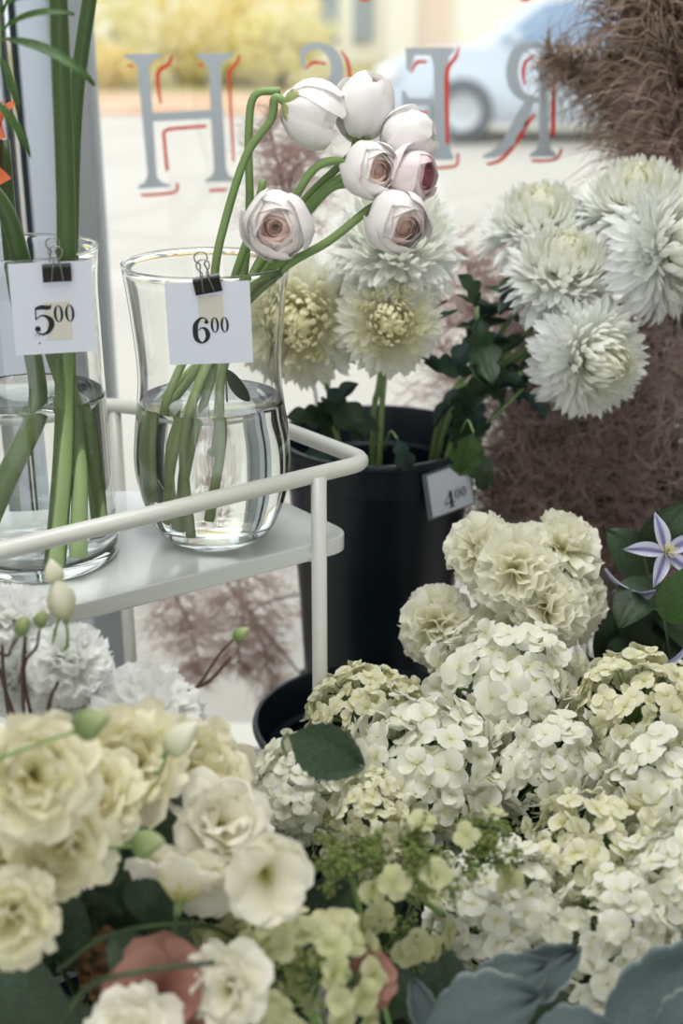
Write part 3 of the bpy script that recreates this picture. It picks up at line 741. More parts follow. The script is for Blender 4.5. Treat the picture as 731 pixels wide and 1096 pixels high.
# bucket price card, 4.00
ang = R(-58); n = Vector((math.cos(ang), math.sin(ang), 0)); pc = at(481, 524, 1.86 - .118)
cc = Vector((pc.x, pc.y, pc.z)); r = thing('price_tag', 'white card stuck on the black bucket, price 4.00', 'price tag', cc, 'price tags')
n = Vector((cc.x - B1[0], cc.y - B1[1], -.0)).normalized(); xa = Vector((0, 0, 1)).cross(n).normalized(); xa = Quaternion(n, R(3)) @ xa; ya = n.cross(xa)
rr1 = R1 * .93 ; n = Vector((math.cos(R(-64)), math.sin(R(-64)), 0)); xa = Quaternion(n, R(10)) @ Vector((0, 0, 1)).cross(n).normalized(); ya = n.cross(xa); cc2 = at(482, 524, B1[1] - R1 * .80)
b = MB(); T = lambda x, y, o=0: tuple(cc2 + xa * x + ya * y + n * o)
b.add([T(x, y, -.001) for x, y in ((-.04, -.036), (.038, -.036), (.038, .036), (-.04, .036))], [(0, 1, 2, 3)])
o = part('card_sleeve', b.mesh('card_sleeve', M['plast'], False), r); s = o.modifiers.new('t', 'SOLIDIFY'); s.thickness = .002
card(r, cc2 + n * .001, xa, ya, .068, .066, '4', (-.004, -.014, .026), None)

# =================================================================== flower meshes
G_MUM = [mum(11, M['mum'], 460), mum(12, M['mum_w'], 430, spread=128), mum(13, M['mum_w'], 380, .85, 112)]
G_CAR = [carnation(21, M['carn']), carnation(22, M['carn'], 38), carnation(23, M['carn_w'], 44, 90)]
G_HYD = [hydrangea(31, M['hyd']), hydrangea(32, M['hyd'], 92, .235), hydrangea(33, M['hyd_y'], 135, .18), hydrangea(34, M['hyd_g'], 80, .2)]
G_CORE = hyd_core(M['stem_p'])
G_RAN = [ranunculus(41, M['ran'], 34), ranunculus(42, M['ran_p'], 38), ranunculus(43, M['ran'], 22, 7)]
G_LIS = [lisianthus(51, M['lis'], 15), lisianthus(52, M['lis_y'], 20), lisianthus(53, M['lis'], 10, 1.15, True), lisianthus(54, M['lis_y'], 17, 1.05)]
G_SEP = sepals(M['sepal'], 5, .8, .5, 36, 80, 90); G_CAL = calyx(M['stem_p']); G_CALM = calyx(M['stem'], .25, .1, .3)
G_MLEAF = [leaf_mesh(M['leaf_d'], 1, .62, 3, -45, 20, .25, 11, 25, 1), leaf_mesh(M['leaf_d'], 1, .55, 3, 30, -10, .35, 11, 25, 2), leaf_mesh(M['leaf_b'], 1, .5, 3, -70, 10, .45, 11, 25, 3)]
G_HLEAF = [leaf_mesh(M['leaf'], 1, .7, 0, -25, 10, .2, 9, 19, 4), leaf_mesh(M['leaf_d'], 1, .62, 0, -40, 20, .2, 9, 19, 5)]
G_NLEAF = leaf_mesh(M['leaf_d'], 1, .3, 0, -50, 10, .3, 7, 15, 6)
G_MILL = [leaf_mesh(M['miller'], 1, .62, 4, -55, 25, -.3, 13, 41, 7, .05, depth=.16), leaf_mesh(M['miller'], 1, .5, 5, -40, 10, .3, 13, 41, 8, .05, depth=.13)]
G_BUD = bud_mesh(M['bud']); G_BUDG = bud_mesh(M['bud_g'])

def bucket_path(head, d, B, back=.06, spread=.5, rng=rnd):
    """from the head, back along the stem, over the rim and to the bottom of the bucket"""
    c = Vector((B[0], B[1], 0)); hx = Vector((head.x, head.y, 0)) - c; lim = B[3]
    rx = hx * min(1, lim * .75 / max(hx.length, 1e-4)) * spread
    rimp = c + rx + Vector((rng.uniform(-.02, .02), rng.uniform(-.02, .02), B[2] + .01))
    bot = c + rx * .5 + Vector((rng.uniform(-.02, .02), rng.uniform(-.02, .02), B[4]))
    p1 = head - d * back
    return [head - d * .004, p1, (p1 * .45 + rimp * .55) + Vector((0, 0, .01)), rimp, bot]
K1 = (B1[0], B1[1], B1[2], R1, B1[2] - .445); K2 = (B2[0], B2[1], B2[2], R2, .02); K3 = (B3[0], B3[1], .44, .2, .02); K4 = (B4[0], B4[1], .55, .17, .02); K5 = (B5[0], B5[1], .42, .14, .02)

def flower(name, label, cat_, group, me, pname, px, py, Y, d, rad, K, sr=.003, stemm='stem', cal=None, calname='calyx', calsc=None, core=None, leaves=(), off=0., pts=None, roll=None, scale3=None, back=None):
    cen = at(px, py, Y); d = Vector(d).normalized(); head = cen - d * rad * off
    path = pts if pts else bucket_path(head, d, K, back or max(.05, rad * .9))
    if pts: path = [head - d * .003] + list(pts)
    root = thing(name, label, cat_, path[-1], group)
    q = face(d, rnd.uniform(0, 6) if roll is None else roll)
    rad *= (.88 if name == 'hydrangea' else 1)
    part(pname, me, root, head, q, rad if scale3 is None else tuple(rad * s for s in scale3))
    stem_part(root, path, sr * 1.0, sr * 1.15, M[stemm])
    if cal is not None: part(calname, cal, root, head, q, rad * (calsc or 1))
    if core is not None: part('branchlets', core, root, head, q, rad)
    for (t, lm, L, dd) in leaves:
        P, _ = cat(np.array([tuple(p) for p in path]), np.zeros(len(path)), 10); i = int(t * (len(P) - 1)); leafy(root, lm, Vector(P[i]), dd, (0, 0, 1), L)
    return root

# ---------------------------------------------------------------- chrysanthemums
gm = 'white chrysanthemums in the tall bucket'
def rl(n, L0, L1, ts=(.08, .5), lm=None):
    out = []
    for _ in range(n):
        a = rnd.uniform(0, 2 * PI); out.append((rnd.uniform(*ts), rnd.choice(lm or G_MLEAF), rnd.uniform(L0, L1), (math.cos(a), math.sin(a) * .6 - .25, rnd.uniform(-.6, .5))))
    return out
for lb, me, px, py, Y, d, rad, nl in (
    ('large white chrysanthemum directly behind the pink ranunculus cluster', 1, 425, 250, 1.72, (.05, -.55, .8), .082, 2),
    ('large cream chrysanthemum seen through the bulbous vase, facing the camera', 0, 320, 345, 1.74, (-.1, -.95, .15), .081, 3),
    ('round yellow-centred chrysanthemum with a tight head, above the bucket opening', 0, 418, 345, 1.68, (.03, -.95, .2), .063, 3),
    ('flattened white chrysanthemum farthest back of the right spray', 2, 577, 234, 1.86, (-.15, -.25, .95), .075, 1),
    ('white chrysanthemum facing upward with drooping lower petals, middle of the right spray', 1, 604, 284, 1.76, (.1, -.5, .85), .074, 2),
    ('lowest white chrysanthemum of the right spray, hanging face-forward over the dried grass', 1, 641, 386, 1.68, (.45, -.88, .05), .075, 2),
    ('tall white chrysanthemum facing upward below the brown plumes', 2, 683, 212, 1.82, (-.1, -.35, .92), .078, 1),
    ('white chrysanthemum cut by the right edge of the picture, turned sideways', 1, 727, 268, 1.74, (.75, -.5, .3), .082, 1)):
    right = px > 500
    K = (K1[0] + (.04 if right else -.0), K1[1] - .02, K1[2], K1[3], K1[4])
    lv = rl(nl + (5 if right else 3), .06, .1, (.12, .55))
    flower('chrysanthemum', lb, 'flower', gm, G_MUM[me], 'petals', px, py, Y, d, rad, K, .004, 'stem_p', G_CALM, 'calyx', .9, leaves=lv, off=.15)
# leafy side stem that leans out of the bucket to the right
for lb, pp, nl in (('leafy chrysanthemum side shoot leaning right out of the tall bucket', [(580, 395), (540, 435), (500, 475), (470, 520)], 8),
                   ('leafy chrysanthemum shoot with dark lobed leaves left of the round cream head', [(345, 425), (352, 450), (365, 480), (385, 560)], 6),
                   ('dark leafy shoot standing between the round cream head and the right spray', [(510, 330), (512, 380), (495, 440), (470, 520)], 8)):
    P = [at(x, y, 1.78) for x, y in pp]; P.append(Vector((B1[0] + .02, B1[1], K1[4])))
    r = thing('chrysanthemum_shoot', lb, 'foliage', P[-1], 'leafy chrysanthemum shoots')
    stem_part(r, P, .003, .0045, M['stem_p'])
    for k in range(nl):
        t = k / nl * .68; Q, _ = cat(np.array([tuple(p) for p in P]), np.zeros(5), 10); i = int(t * 40)
        a = rnd.uniform(0, 2 * PI); leafy(r, G_MLEAF[k % 3], Vector(Q[i]), (math.cos(a), -.35, math.sin(a) * .8), (0, -.6, .8), rnd.uniform(.055, .09))
# leaf hanging over the bucket rim and its card
r = thing('chrysanthemum_shoot', 'green lobed leaf hanging over the corner of the 4.00 card', 'foliage', at(500, 470, 1.70), 'leafy chrysanthemum shoots')
leafy(r, leaf_mesh(M['leaf'], 1, .7, 3, -40, 0, .2, 11, 25, 9), at(507, 462, 1.70), (-.25, -.05, -1), (0, -1, 0), .07)
stem_part(r, [at(507, 463, 1.70), at(500, 450, 1.73), at(490, 470, 1.78)], .0015, .002, M['stem_p'])
r = thing('chrysanthemum_shoot', 'pale curled leaf hanging over the front rim of the tall bucket', 'foliage', at(440, 470, 1.70), 'leafy chrysanthemum shoots')
leafy(r, G_MLEAF[2], at(425, 468, 1.69), (.35, -.1, -1), (0, -1, 0), .06)
stem_part(r, [at(425, 469, 1.69), at(418, 462, 1.72), at(412, 480, 1.78)], .0015, .002, M['stem_p'])

# ---------------------------------------------------------------- ranunculus in the bulbous vase
gr_ = 'ranunculus in the bulbous vase'
def ran(lb, me, px, py, Y, d, rad, stem, bot, scale3=None, off=.9, sep=True):
    cen = at(px, py, Y); d = Vector(d).normalized(); head = cen - d * rad * off
    bz = V2.z + bot[2]; bp = V2 + Vector((bot[0], bot[1], bot[2]))
    pts = [head - d * rad * .35] + [at(x, y, yy_) for x, y, yy_ in stem] + [bp]
    if scale3 is None and py == 124: scale3 = (.98, .98, 1.25)
    r = thing('ranunculus', lb, 'flower', bp, gr_)
    q = face(d, rnd.uniform(0, 6))
    part('petals', G_RAN[me], r, head, q, rad if scale3 is None else tuple(rad * s for s in scale3))
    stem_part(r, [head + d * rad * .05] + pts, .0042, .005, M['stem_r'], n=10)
    if sep: part('sepals', G_SEP, r, head - d * rad * .05, q, rad * 1.06)
    return r
ran('white ranunculus hanging face-down from a hooked stem, uppermost on the left of the bunch', 0, 334, 122, 1.40, (.9, .1, -.38), .033, [(290, 128, 1.40), (262, 170, 1.4), (235, 260, 1.39), (222, 330, 1.39), (175, 440, 1.37)], (-.055, -.03, .06))
ran('white ranunculus with a frilled back, top centre of the bunch', 2, 388, 124, 1.42, (.25, -.05, .95), .029, [(372, 170, 1.42), (330, 210, 1.42), (283, 270, 1.41), (238, 360, 1.40), (175, 450, 1.40)], (-.05, .01, .05), off=.85)
ran('pale pink ranunculus seen from the side, upper right of the cluster', 2, 438, 150, 1.40, (.75, -.1, .35), .029, [(398, 172, 1.40), (345, 205, 1.40), (290, 275, 1.40), (240, 370, 1.40), (190, 470, 1.36)], (-.035, -.05, .03))
ran('round ranunculus facing right with a spiral centre, leftmost of the right cluster', 0, 396, 182, 1.36, (.45, -.85, .1), .028, [(358, 172, 1.38), (330, 188, 1.38), (290, 262, 1.38), (236, 360, 1.38), (200, 460, 1.34)], (-.02, -.03, .02))
ran('pink-centred ranunculus at the right of the cluster, facing right', 1, 441, 187, 1.37, (.8, -.6, -.02), .0285, [(400, 200, 1.39), (352, 202, 1.40), (297, 270, 1.40), (243, 362, 1.39), (205, 480, 1.36)], (-.03, -.02, .025))
ran('lowest ranunculus of the right cluster, face tilted down with loose outer petals', 0, 425, 237, 1.34, (.35, -.9, -.15), .031, [(398, 222, 1.36), (352, 258, 1.36), (300, 290, 1.37), (244, 355, 1.38), (232, 470, 1.36)], (.0, .0, .105))
ran('open ranunculus with a dark eye, alone in front of the bunch', 0, 297, 241, 1.33, (-.1, -.98, .05), .0335, [(310, 262, 1.355), (300, 280, 1.36), (268, 310, 1.37), (225, 380, 1.38), (190, 480, 1.34)], (-.045, -.04, .035))
# its dark eye
b = MB(); 
for k in range(22):
    a = k * 2.4; rr = .0022 * math.sqrt(k / 22) * 1.6; b.ball((rr * math.cos(a), rr * math.sin(a), 0), .0007, 5, 4)
rt = [o for o in COL.objects if o.get('label', '').startswith('open ranunculus')][0]
part('flower_eye', b.mesh('flower_eye', M['stem_d']), rt, at(297, 241, 1.33) + Vector((-.1, -.98, .05)) * .018, face((-.1, -.98, .05)), label='dark green eye')
# further bare stems of the bunch with curved tops
for lb, st in (('bare hooked ranunculus stem behind the uppermost white head', [(300, 97, 1.43), (272, 103, 1.43), (266, 150, 1.43), (266, 240, 1.42), (246, 350, 1.41), (168, 440, 1.41)]),
               ('short ranunculus stem cut off above the vase rim', [(282, 192, 1.39), (272, 235, 1.39), (250, 300, 1.39), (236, 360, 1.39), (210, 470, 1.38)]),
               ('leaning ranunculus stem ending at the leftmost cluster head', [(372, 190, 1.41), (340, 215, 1.41), (275, 300, 1.40), (238, 400, 1.37), (236, 470, 1.36)])):
    P = [at(*s) for s in st]; e = P[-1].copy(); e.z = V2.z + .04; e += Vector((-.015, 0, 0)); e.x = max(e.x, V2.x - .06)
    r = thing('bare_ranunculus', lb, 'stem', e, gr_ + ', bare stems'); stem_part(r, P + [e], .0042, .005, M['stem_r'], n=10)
# foliage inside the vase
r = thing('vase_leaf', 'small green leaf above the water in the bulbous vase', 'leaf', at(247, 430, 1.36)); leafy(r, G_NLEAF, at(243, 395, 1.36), (.5, 0, -.9), (0, -1, 0), .05)
r2_ = stem_part(r, [at(243, 396, 1.36), at(240, 360, 1.37), at(243, 430, 1.37)], .001, .001, M['stem_p'])

# ---------------------------------------------------------------- amaryllis in the straight vase
ga = 'amaryllis stems in the straight vase'
def amstem(lb, st, flower_=None, r0=.0095):
    P = [at(*s) for s in st]; r = thing('amaryllis', lb, 'flower', P[-1], ga)
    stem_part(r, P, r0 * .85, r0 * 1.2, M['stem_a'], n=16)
    if flower_:
        b = MB()
        for k in range(6):
            az = k * PI / 3; P_, s = petal(.05, .03, pf_lance, R(10), R(-60), 1, cup=.25, ruf=.003, nu=7, nv=9)
            put(b, P_, (math.sin(.9) * math.cos(az), math.sin(.9) * math.sin(az), math.cos(.9)), (0, 0, 1), (0, 0, 0), s)
        part('petals', b.mesh('petals', M['amar']), r, P[0], face(flower_), label='orange red trumpet of petals')
amstem('tallest thick green amaryllis stem, straight up past the 5.00 card', [(60, -60, 1.26), (65, 60, 1.27), (71, 240, 1.285), (69, 400, 1.29), (66, 500, 1.28), (58, 606, 1.27)])
amstem('green amaryllis stem crossing to the upper right behind the tallest one', [(105, -60, 1.34), (82, 100, 1.33), (76, 240, 1.32), (72, 400, 1.31), (84, 500, 1.29), (84, 596, 1.27)], r0=.008)
amstem('green amaryllis stem with an orange red flower at the left edge', [(-20, 190, 1.30), (8, 230, 1.3), (30, 300, 1.31), (66, 400, 1.32), (92, 480, 1.32), (106, 572, 1.31)], (-.3, -.6, .2))
amstem('amaryllis stem leaning left under water to the left edge', [(2, 150, 1.36), (16, 300, 1.35), (38, 395, 1.33), (38, 440, 1.31), (14, 500, 1.29), (-10, 560, 1.28)], (-.7, -.4, .6), r0=.0095)
# narrow leaves coming in at the top left corner
r = thing('leafy_branch', 'sprig of narrow light green leaves in the upper left corner', 'foliage', at(-40, 120, 1.2))
stem_part(r, [at(-4, -20, 1.2), at(0, 50, 1.2), at(-10, 90, 1.2), at(-45, 130, 1.24), at(-45, 270, 1.31), at(-30, 400, 1.31), at(-14, 570, 1.31)], .001, .002, M['stem'])
gl = leaf_mesh(M['leaf'], 1, .16, 0, -35, 15, .3, 7, 15, 12)
for (x, y), (dx, dz), L in (((0, 42), (1, -.35), .09), ((-2, 35), (1, .35), .07), ((-2, 20), (.8, .7), .06), ((0, 60), (.3, -1), .05), ((-8, 105), (.6, -.9), .06), ((-2, 10), (1, .3), .05)):
    leafy(r, gl, at(x, y, 1.2), (dx, 0, dz), (0, -.5, 1), L)

# ---------------------------------------------------------------- carnations
gc = 'cream carnations above the hydrangeas'
KC = (K2[0] + .12, K2[1] - .06, K2[2], K2[3] * .6, .02)
for lb, me, px, py, Y, d, rad in (
    ('cream carnation nearest the 4.00 card, upper left of its cluster', 0, 505, 583, 1.42, (-.5, -.6, .6), .042),
    ('cream carnation in the middle of the upper cluster, facing the camera', 1, 553, 605, 1.38, (-.1, -.8, .55), .050),
    ('topmost cream carnation of the upper cluster', 0, 608, 572, 1.44, (.2, -.35, .9), .046),
    ('cream carnation at the right edge of the upper cluster, facing right', 1, 634, 640, 1.42, (.8, -.35, .3), .048),
    ('cream carnation below the middle one, touching the hydrangeas', 0, 545, 665, 1.39, (-.2, -.75, .5), .045),
    ('cream carnation low on the right of the cluster', 1, 600, 655, 1.36, (.4, -.8, .3), .047),
    ('cream carnation between the topmost and the right-facing one', 0, 600, 612, 1.43, (.3, -.6, .6), .045),
    ('lone pale carnation left of the cluster against the black bucket', 1, 462, 668, 1.40, (-.35, -.8, .45), .045),
    ('small carnation tucked under the lone pale one', 0, 482, 702, 1.38, (-.2, -.8, .2), .033)):
    flower('carnation', lb, 'flower', gc, G_CAR[me], 'petals', px, py, Y, d, rad * 1.12, KC, .0028, 'stem_p', G_CAL, 'calyx', 1.0, off=.55)

# ---------------------------------------------------------------- hydrangeas
gh = 'white mophead hydrangeas'
for lb, me, px, py, Y, d, rad in (
    ('cream hydrangea head in front of the low bucket rim, beside the trolley post', 2, 390, 768, 1.30, (-.2, -.45, .85), .074),
    ('broad white hydrangea head directly below the carnations', 1, 545, 735, 1.30, (.05, -.45, .9), .094),
    ('large white hydrangea head in the middle of the group', 0, 455, 830, 1.18, (-.05, -.5, .85), .098),
    ('white hydrangea head between the large middle one and the right ones', 1, 585, 822, 1.20, (.1, -.55, .8), .074),
    ('cream hydrangea head at the right edge below the purple clematis', 2, 690, 768, 1.24, (.1, -.5, .85), .088),
    ('white hydrangea head at the right edge with wide round petals', 1, 710, 855, 1.12, (.15, -.6, .8), .082),
    ('yellowish white hydrangea head low on the right', 2, 640, 925, 1.05, (-.1, -.65, .7), .082),
    ('white hydrangea head above the large felted grey leaf', 1, 660, 1000, .97, (.1, -.7, .6), .07),
    ('pale greenish hydrangea head behind the felted grey leaves', 0, 535, 970, 1.0, (-.1, -.65, .7), .074),
    ('small white hydrangea head left of the green leaf', 1, 318, 845, 1.10, (-.2, -.55, .8), .058),
    ('cream hydrangea head below the green leaf', 2, 390, 885, 1.09, (-.1, -.6, .8), .064),
    ('white hydrangea head at the lower right corner', 0, 745, 950, 1.0, (.2, -.6, .7), .075)):
    lv = [(.3, G_HLEAF[1], .10, (rnd.uniform(-1, 1), -.5, rnd.uniform(-.3, .3))) for _ in range(3)]
    K = K3 if Y < 1.28 else (K3[0], K3[1] + .05, K3[2], K3[3], K3[4])
    flower('hydrangea', lb, 'flower', gh, G_HYD[me], 'florets', px, py, Y, d, rad, K, .004, 'stem', None, core=G_CORE, leaves=lv, back=rad * .8)
# the green leaf
r = thing('hydrangea_leaf', 'single green serrated leaf among the hydrangeas below the low bucket rim', 'leaf', at(345, 870, 1.2))
leafy(r, leaf_mesh(M['leaf_d'], 1, .72, 9, -12, 8, .25, 11, 41, 14, depth=.1), at(306, 786, 1.02), (1, -.1, -.42), (.05, -1, .45), .072)
stem_part(r, [at(308, 784, 1.022), at(303, 800, 1.08), at(325, 840, 1.2), at(345, 870, 1.2)], .0014, .002, M['stem'])

# green lacecap heads with bud clusters
def panicle(lb, px, py, Y, rad, nf, nb, seed, d, mm='beads'):
    g = random.Random(seed); cen = at(px, py, Y); d = Vector(d).normalized()
    P = bucket_path(cen - d * rad * .7, d, K5 if px < 420 else K3, rad)
    r = thing('panicle_hydrangea', lb, 'flower', P[-1], 'green panicle hydrangeas'); q = face(d, g.uniform(0, 6))
    b = MB(); br = MB()
    for k in range(22):
        al = R(g.uniform(0, 75)); az = g.uniform(0, 2 * PI); e = np.array([math.sin(al) * math.cos(az), math.sin(al) * math.sin(az), math.cos(al)]) * rad * g.uniform(.6, 1)
        br.tube([(0, 0, -rad * .7), e * .5, e], [.0014, .001, .0007], 4, caps=False)
        for j in range(nb):
            o = e + np.array([g.gauss(0, 1) for _ in range(3)]) * rad * .11; b.ball(o, g.uniform(.0014, .0024), 5, 4)
            if j % 2 == 0: br.tube([tuple(e * .85), tuple(o)], .0005, 3, caps=False)
    part('flower_buds', b.mesh('flower_buds', M[mm]), r, cen, q); part('branchlets', br.mesh('branchlets', M['stem_p']), r, cen, q)
    if nf:
        fl = MB()
        for k in range(nf):
            al = R(g.uniform(25, 105)); az = k * 2.4; e = np.array([math.sin(al) * math.cos(az), math.sin(al) * math.sin(az), math.cos(al)])
            floret(fl, g, e * rad * 1.02, e + np.array([0, 0, .4]), .0145 * g.uniform(.85, 1.1))
        part('florets', fl.mesh('florets', M['hyd_g']), r, cen, q)
    stem_part(r, P, .0025, .0035, M['stem'])
panicle('panicle hydrangea with tiny green buds in the middle of the lower group', 448, 930, .91, .042, 4, 26, 61, (0, -.6, .8))
panicle('panicle hydrangea with tiny green buds right of the open white lisianthus', 372, 930, .91, .038, 1, 26, 62, (-.1, -.6, .8))
panicle('budded green panicle beneath the large middle hydrangea', 520, 915, .95, .034, 3, 20, 63, (.1, -.6, .8))
panicle('pale green panicle with flat four-petalled florets between buds and felted leaves', 430, 995, .93, .040, 12, 4, 64, (0, -.7, .7))
panicle('green panicle with round florets below the open white lisianthus', 335, 1050, .84, .052, 34, 5, 65, (-.1, -.75, .6))
panicle('green panicle florets left of the round-floret one', 285, 1040, .88, .042, 20, 5, 66, (-.2, -.7, .6))
panicle('dusky green panicle behind the lower white lisianthus', 250, 985, .93, .035, 14, 6, 67, (-.2, -.7, .6))
# ---------------------------------------------------------------- felted grey leaves
for lb, px, py, Y, d, n, L, me in (
    ('felted grey leaf arching at the lower middle, highest of its cluster', 492, 1085, .84, (.75, .1, .55), (-.3, -.5, .9), .085, 0),
    ('dark felted leaf curled under beside the arching one', 520, 1075, .86, (.6, .1, .35), (-.1, -.8, .6), .09, 1),
    ('large felted grey leaf sweeping to the right edge', 640, 1105, .84, (1, .15, .62), (-.45, -.7, .8), .135, 1),
    ('pale felted leaf tip at the bottom edge under the large one', 560, 1110, .78, (.9, -.1, .18), (0, -.55, .9), .075, 0),
    ('felted grey leaf in the middle of the grey cluster', 450, 1100, .80, (.8, 0, .30), (-.1, -.7, .8), .10, 0),
    ('felted grey leaf at the bottom right corner', 700, 1110, .80, (.6, .1, .5), (-.2, -.8, .6), .06, 0),
    ('small narrow felted leaf left of the grey cluster', 462, 1108, .84, (-.3, .1, 1), (.2, -1, .2), .05, 1)):
    p = at(px, py, Y); e = Vector((B5[0], B5[1], K5[4]))
    r = thing('dusty_miller_leaf', lb, 'leaf', e, 'felted grey leaves'); leafy(r, G_MILL[me], p, d, n, L, 'leaf_blade')
    stem_part(r, [p, p + Vector((-.005, .02, -.05)), Vector((B5[0], B5[1], .43)), e], .002, .003, M['miller'])

# ---------------------------------------------------------------- lisianthus and white flowers, lower left
gl_ = 'lisianthus in the near bucket'
for lb, me, px, py, Y, d, rad in (
    ('open white lisianthus with a green throat, in the lower middle', 2, 285, 938, .84, (.15, -.93, .35), .032),
    ('creamy lisianthus turned to show its stem, left of the open white one', 0, 200, 930, .88, (.15, .75, .6), .046),
    ('ruffled cream lisianthus just above and behind the stem-side one', 0, 240, 876, .92, (.35, -.5, .75), .042),
    ('white lisianthus at the lower middle below the open one', 0, 240, 1060, .78, (-.3, -.8, .5), .034),
    ('white lisianthus cut by the bottom edge', 0, 140, 1105, .75, (0, -.5, .8), .034),
    ('big cream yellow lisianthus at the left edge, nearest of the yellow ones', 1, 38, 830, .83, (.3, -.8, .5), .046),
    ('cream yellow lisianthus left of the plump green-white bud', 3, 140, 815, .93, (0, -.75, .65), .047),
    ('deep yellow lisianthus behind the hydrangea side, right of the others', 1, 212, 830, .97, (.4, -.6, .6), .050),
    ('cream yellow lisianthus below the big one at the left edge', 3, 60, 905, .84, (-.1, -.85, .4), .040),
    ('yellow lisianthus tucked between the two cream yellow ones', 1, 95, 850, .90, (-.2, -.6, .7), .042),
    ('ruffled cream lisianthus low at the left edge', 3, 12, 990, .78, (.2, -.9, .2), .034),
    ('cream lisianthus half hidden at the far left, above the low one', 3, 8, 920, .86, (.1, -.8, .5), .036)):
    flower('lisianthus', lb, 'flower', gl_, G_LIS[me], 'petals', px, py, Y, d, rad, K4, .002, 'stem_d', G_CAL, 'calyx', .55, off=.6, leaves=[(.45, G_NLEAF, .06, (rnd.uniform(-1, 1), -.4, rnd.uniform(-.3, .6)))])
gw = 'white ruffled flowers before the trolley'
for lb, me, px, py, Y, d, rad in (
    ('white ruffled carnation in front of the straight vase', 2, 72, 697, 1.04, (.1, -.45, .85), .040),
    ('wide white carnation right of and below the other, near the trolley leg', 2, 160, 755, 1.02, (.2, -.4, .85), .056),
    ('white carnation at the left edge under the trolley rail', 2, 4, 655, 1.06, (-.1, -.5, .8), .036),
    ('small white carnation lying between the two ruffled white ones', 2, 62, 758, 1.03, (-.1, -.6, .7), .036),
    ('white carnation at the left edge behind the dark sprigs', 2, 12, 725, 1.08, (-.1, -.6, .7), .038)):
    flower('white_carnation', lb, 'flower', gw, G_CAR[me], 'petals', px, py, Y, d, rad, K4, .002, 'stem_d', G_CAL, 'calyx', .8, off=.5)
def budf(lb, px, py, Y, d, L, me, path, w=1., col='stem'):
    p = at(px, py, Y); d = Vector(d).normalized(); P = [p + d * L * .04] + [at(*s) for s in path]
    if len(path) < 3: P.append(Vector((B4[0], B4[1], .56)))
    r = thing('lisianthus_bud', lb, 'bud', P[-1], 'lisianthus buds'); part('bud_petals', me, r, p, face(d), (L * w, L * w, L))
    stem_part(r, P, .0012, .0018, M[col]); part('calyx', G_CAL, r, p + d * L * .1, face(d), L * .5); return r
budf('cream bud pointing up in front of the straight vase', 70, 662, 1.0, (-.1, -.1, 1), .040, G_BUD, [(72, 690, 1.03), (60, 760, 1.04)])
budf('small ragged cream bud above the cream one', 60, 626, 1.0, (-.1, 0, 1), .024, G_BUD, [(66, 650, 1.02), (62, 740, 1.04)], 1.1)
budf('plump green-white bud right of the yellow flowers', 178, 806, .9, (.7, 0, .75), .038, G_BUD, [(172, 825, .91), (150, 860, .95)], 1.0)
budf('green bud on a long thin stem crossing the yellow flowers', 80, 783, .82, (.85, 0, .45), .030, G_BUDG, [(50, 793, .82), (0, 812, .82), (-30, 825, .84)], 1.2)
budf('green bud at the left among dark sprigs', 20, 680, .98, (.4, 0, .8), .020, G_BUDG, [(10, 700, 1.0), (6, 740, 1.05)], 1.1, 'twig')
budf('small green bud just left of the front white carnation', 43, 672, .98, (.2, 0, .9), .018, G_BUDG, [(40, 690, 1.0), (32, 760, 1.03)], 1.1, 'twig')
budf('green bud on the bare twig above the wide white carnation', 250, 684, 1.05, (.8, 0, .6), .018, G_BUDG, [(235, 700, 1.05), (215, 730, 1.05), (195, 756, 1.05), (160, 850, 1.02)], 1.1, 'twig')
budf('pale green bud pair above the dark gap', 140, 905, .84, (.8, -.1, .2), .028, G_BUDG, [(110, 908, .85), (70, 905, .87)], 1.3)
for lb, st in (('short bare twig beside the budded twig', [(247, 703, 1.06), (225, 728, 1.06), (195, 752, 1.06), (165, 850, 1.03)]), ('cut dark twig end left of the budded twig', [(203, 738, 1.04), (196, 752, 1.04), (180, 850, 1.0)]),
               ('dark upright sprig in front of the white carnation', [(27, 682, 1.0), (24, 735, 1.02), (30, 830, 1.0)]), ('dark sprig at the left edge', [(2, 690, 1.0), (5, 735, 1.02), (20, 830, 1.0)]), ('leaning dark sprig below the front white carnation', [(62, 730, .99), (52, 760, 1.0), (50, 850, 1.0)])):
    P = [at(*s) for s in st]; r = thing('twig', lb, 'twig', P[-1], 'thin dark twigs'); stem_part(r, P, .0016, .002, M['twig'], 'twig_wood')
# dark crossing stems in the near bucket, each with narrow leaves
for i, (lb, st) in enumerate((('dark stem crossing the gap below the yellow flowers', [(60, 1040, .82), (120, 1000, .84), (215, 990, .85), (260, 1010, .9)]),
               ('green stem crossing in front of the peach flower', [(230, 1030, .78), (150, 1040, .77), (90, 1060, .77), (60, 1120, .8)]),
               ('dark stem with a leaf beside the dark gap', [(120, 880, .88), (135, 940, .9), (150, 1020, .92)]))):
    P = [at(*s) for s in st]; r = thing('leafy_sprig', lb, 'foliage', P[-1], 'dark stems of the near bucket'); stem_part(r, P, .002, .0025, M['stem_d'])
    for k in range(1): leafy(r, G_HLEAF[1], P[k + 1 if i != 1 else 3], (rnd.uniform(-.5, 1), -.3, rnd.uniform(-.8, .3)), (0, -.8, .5), .06)
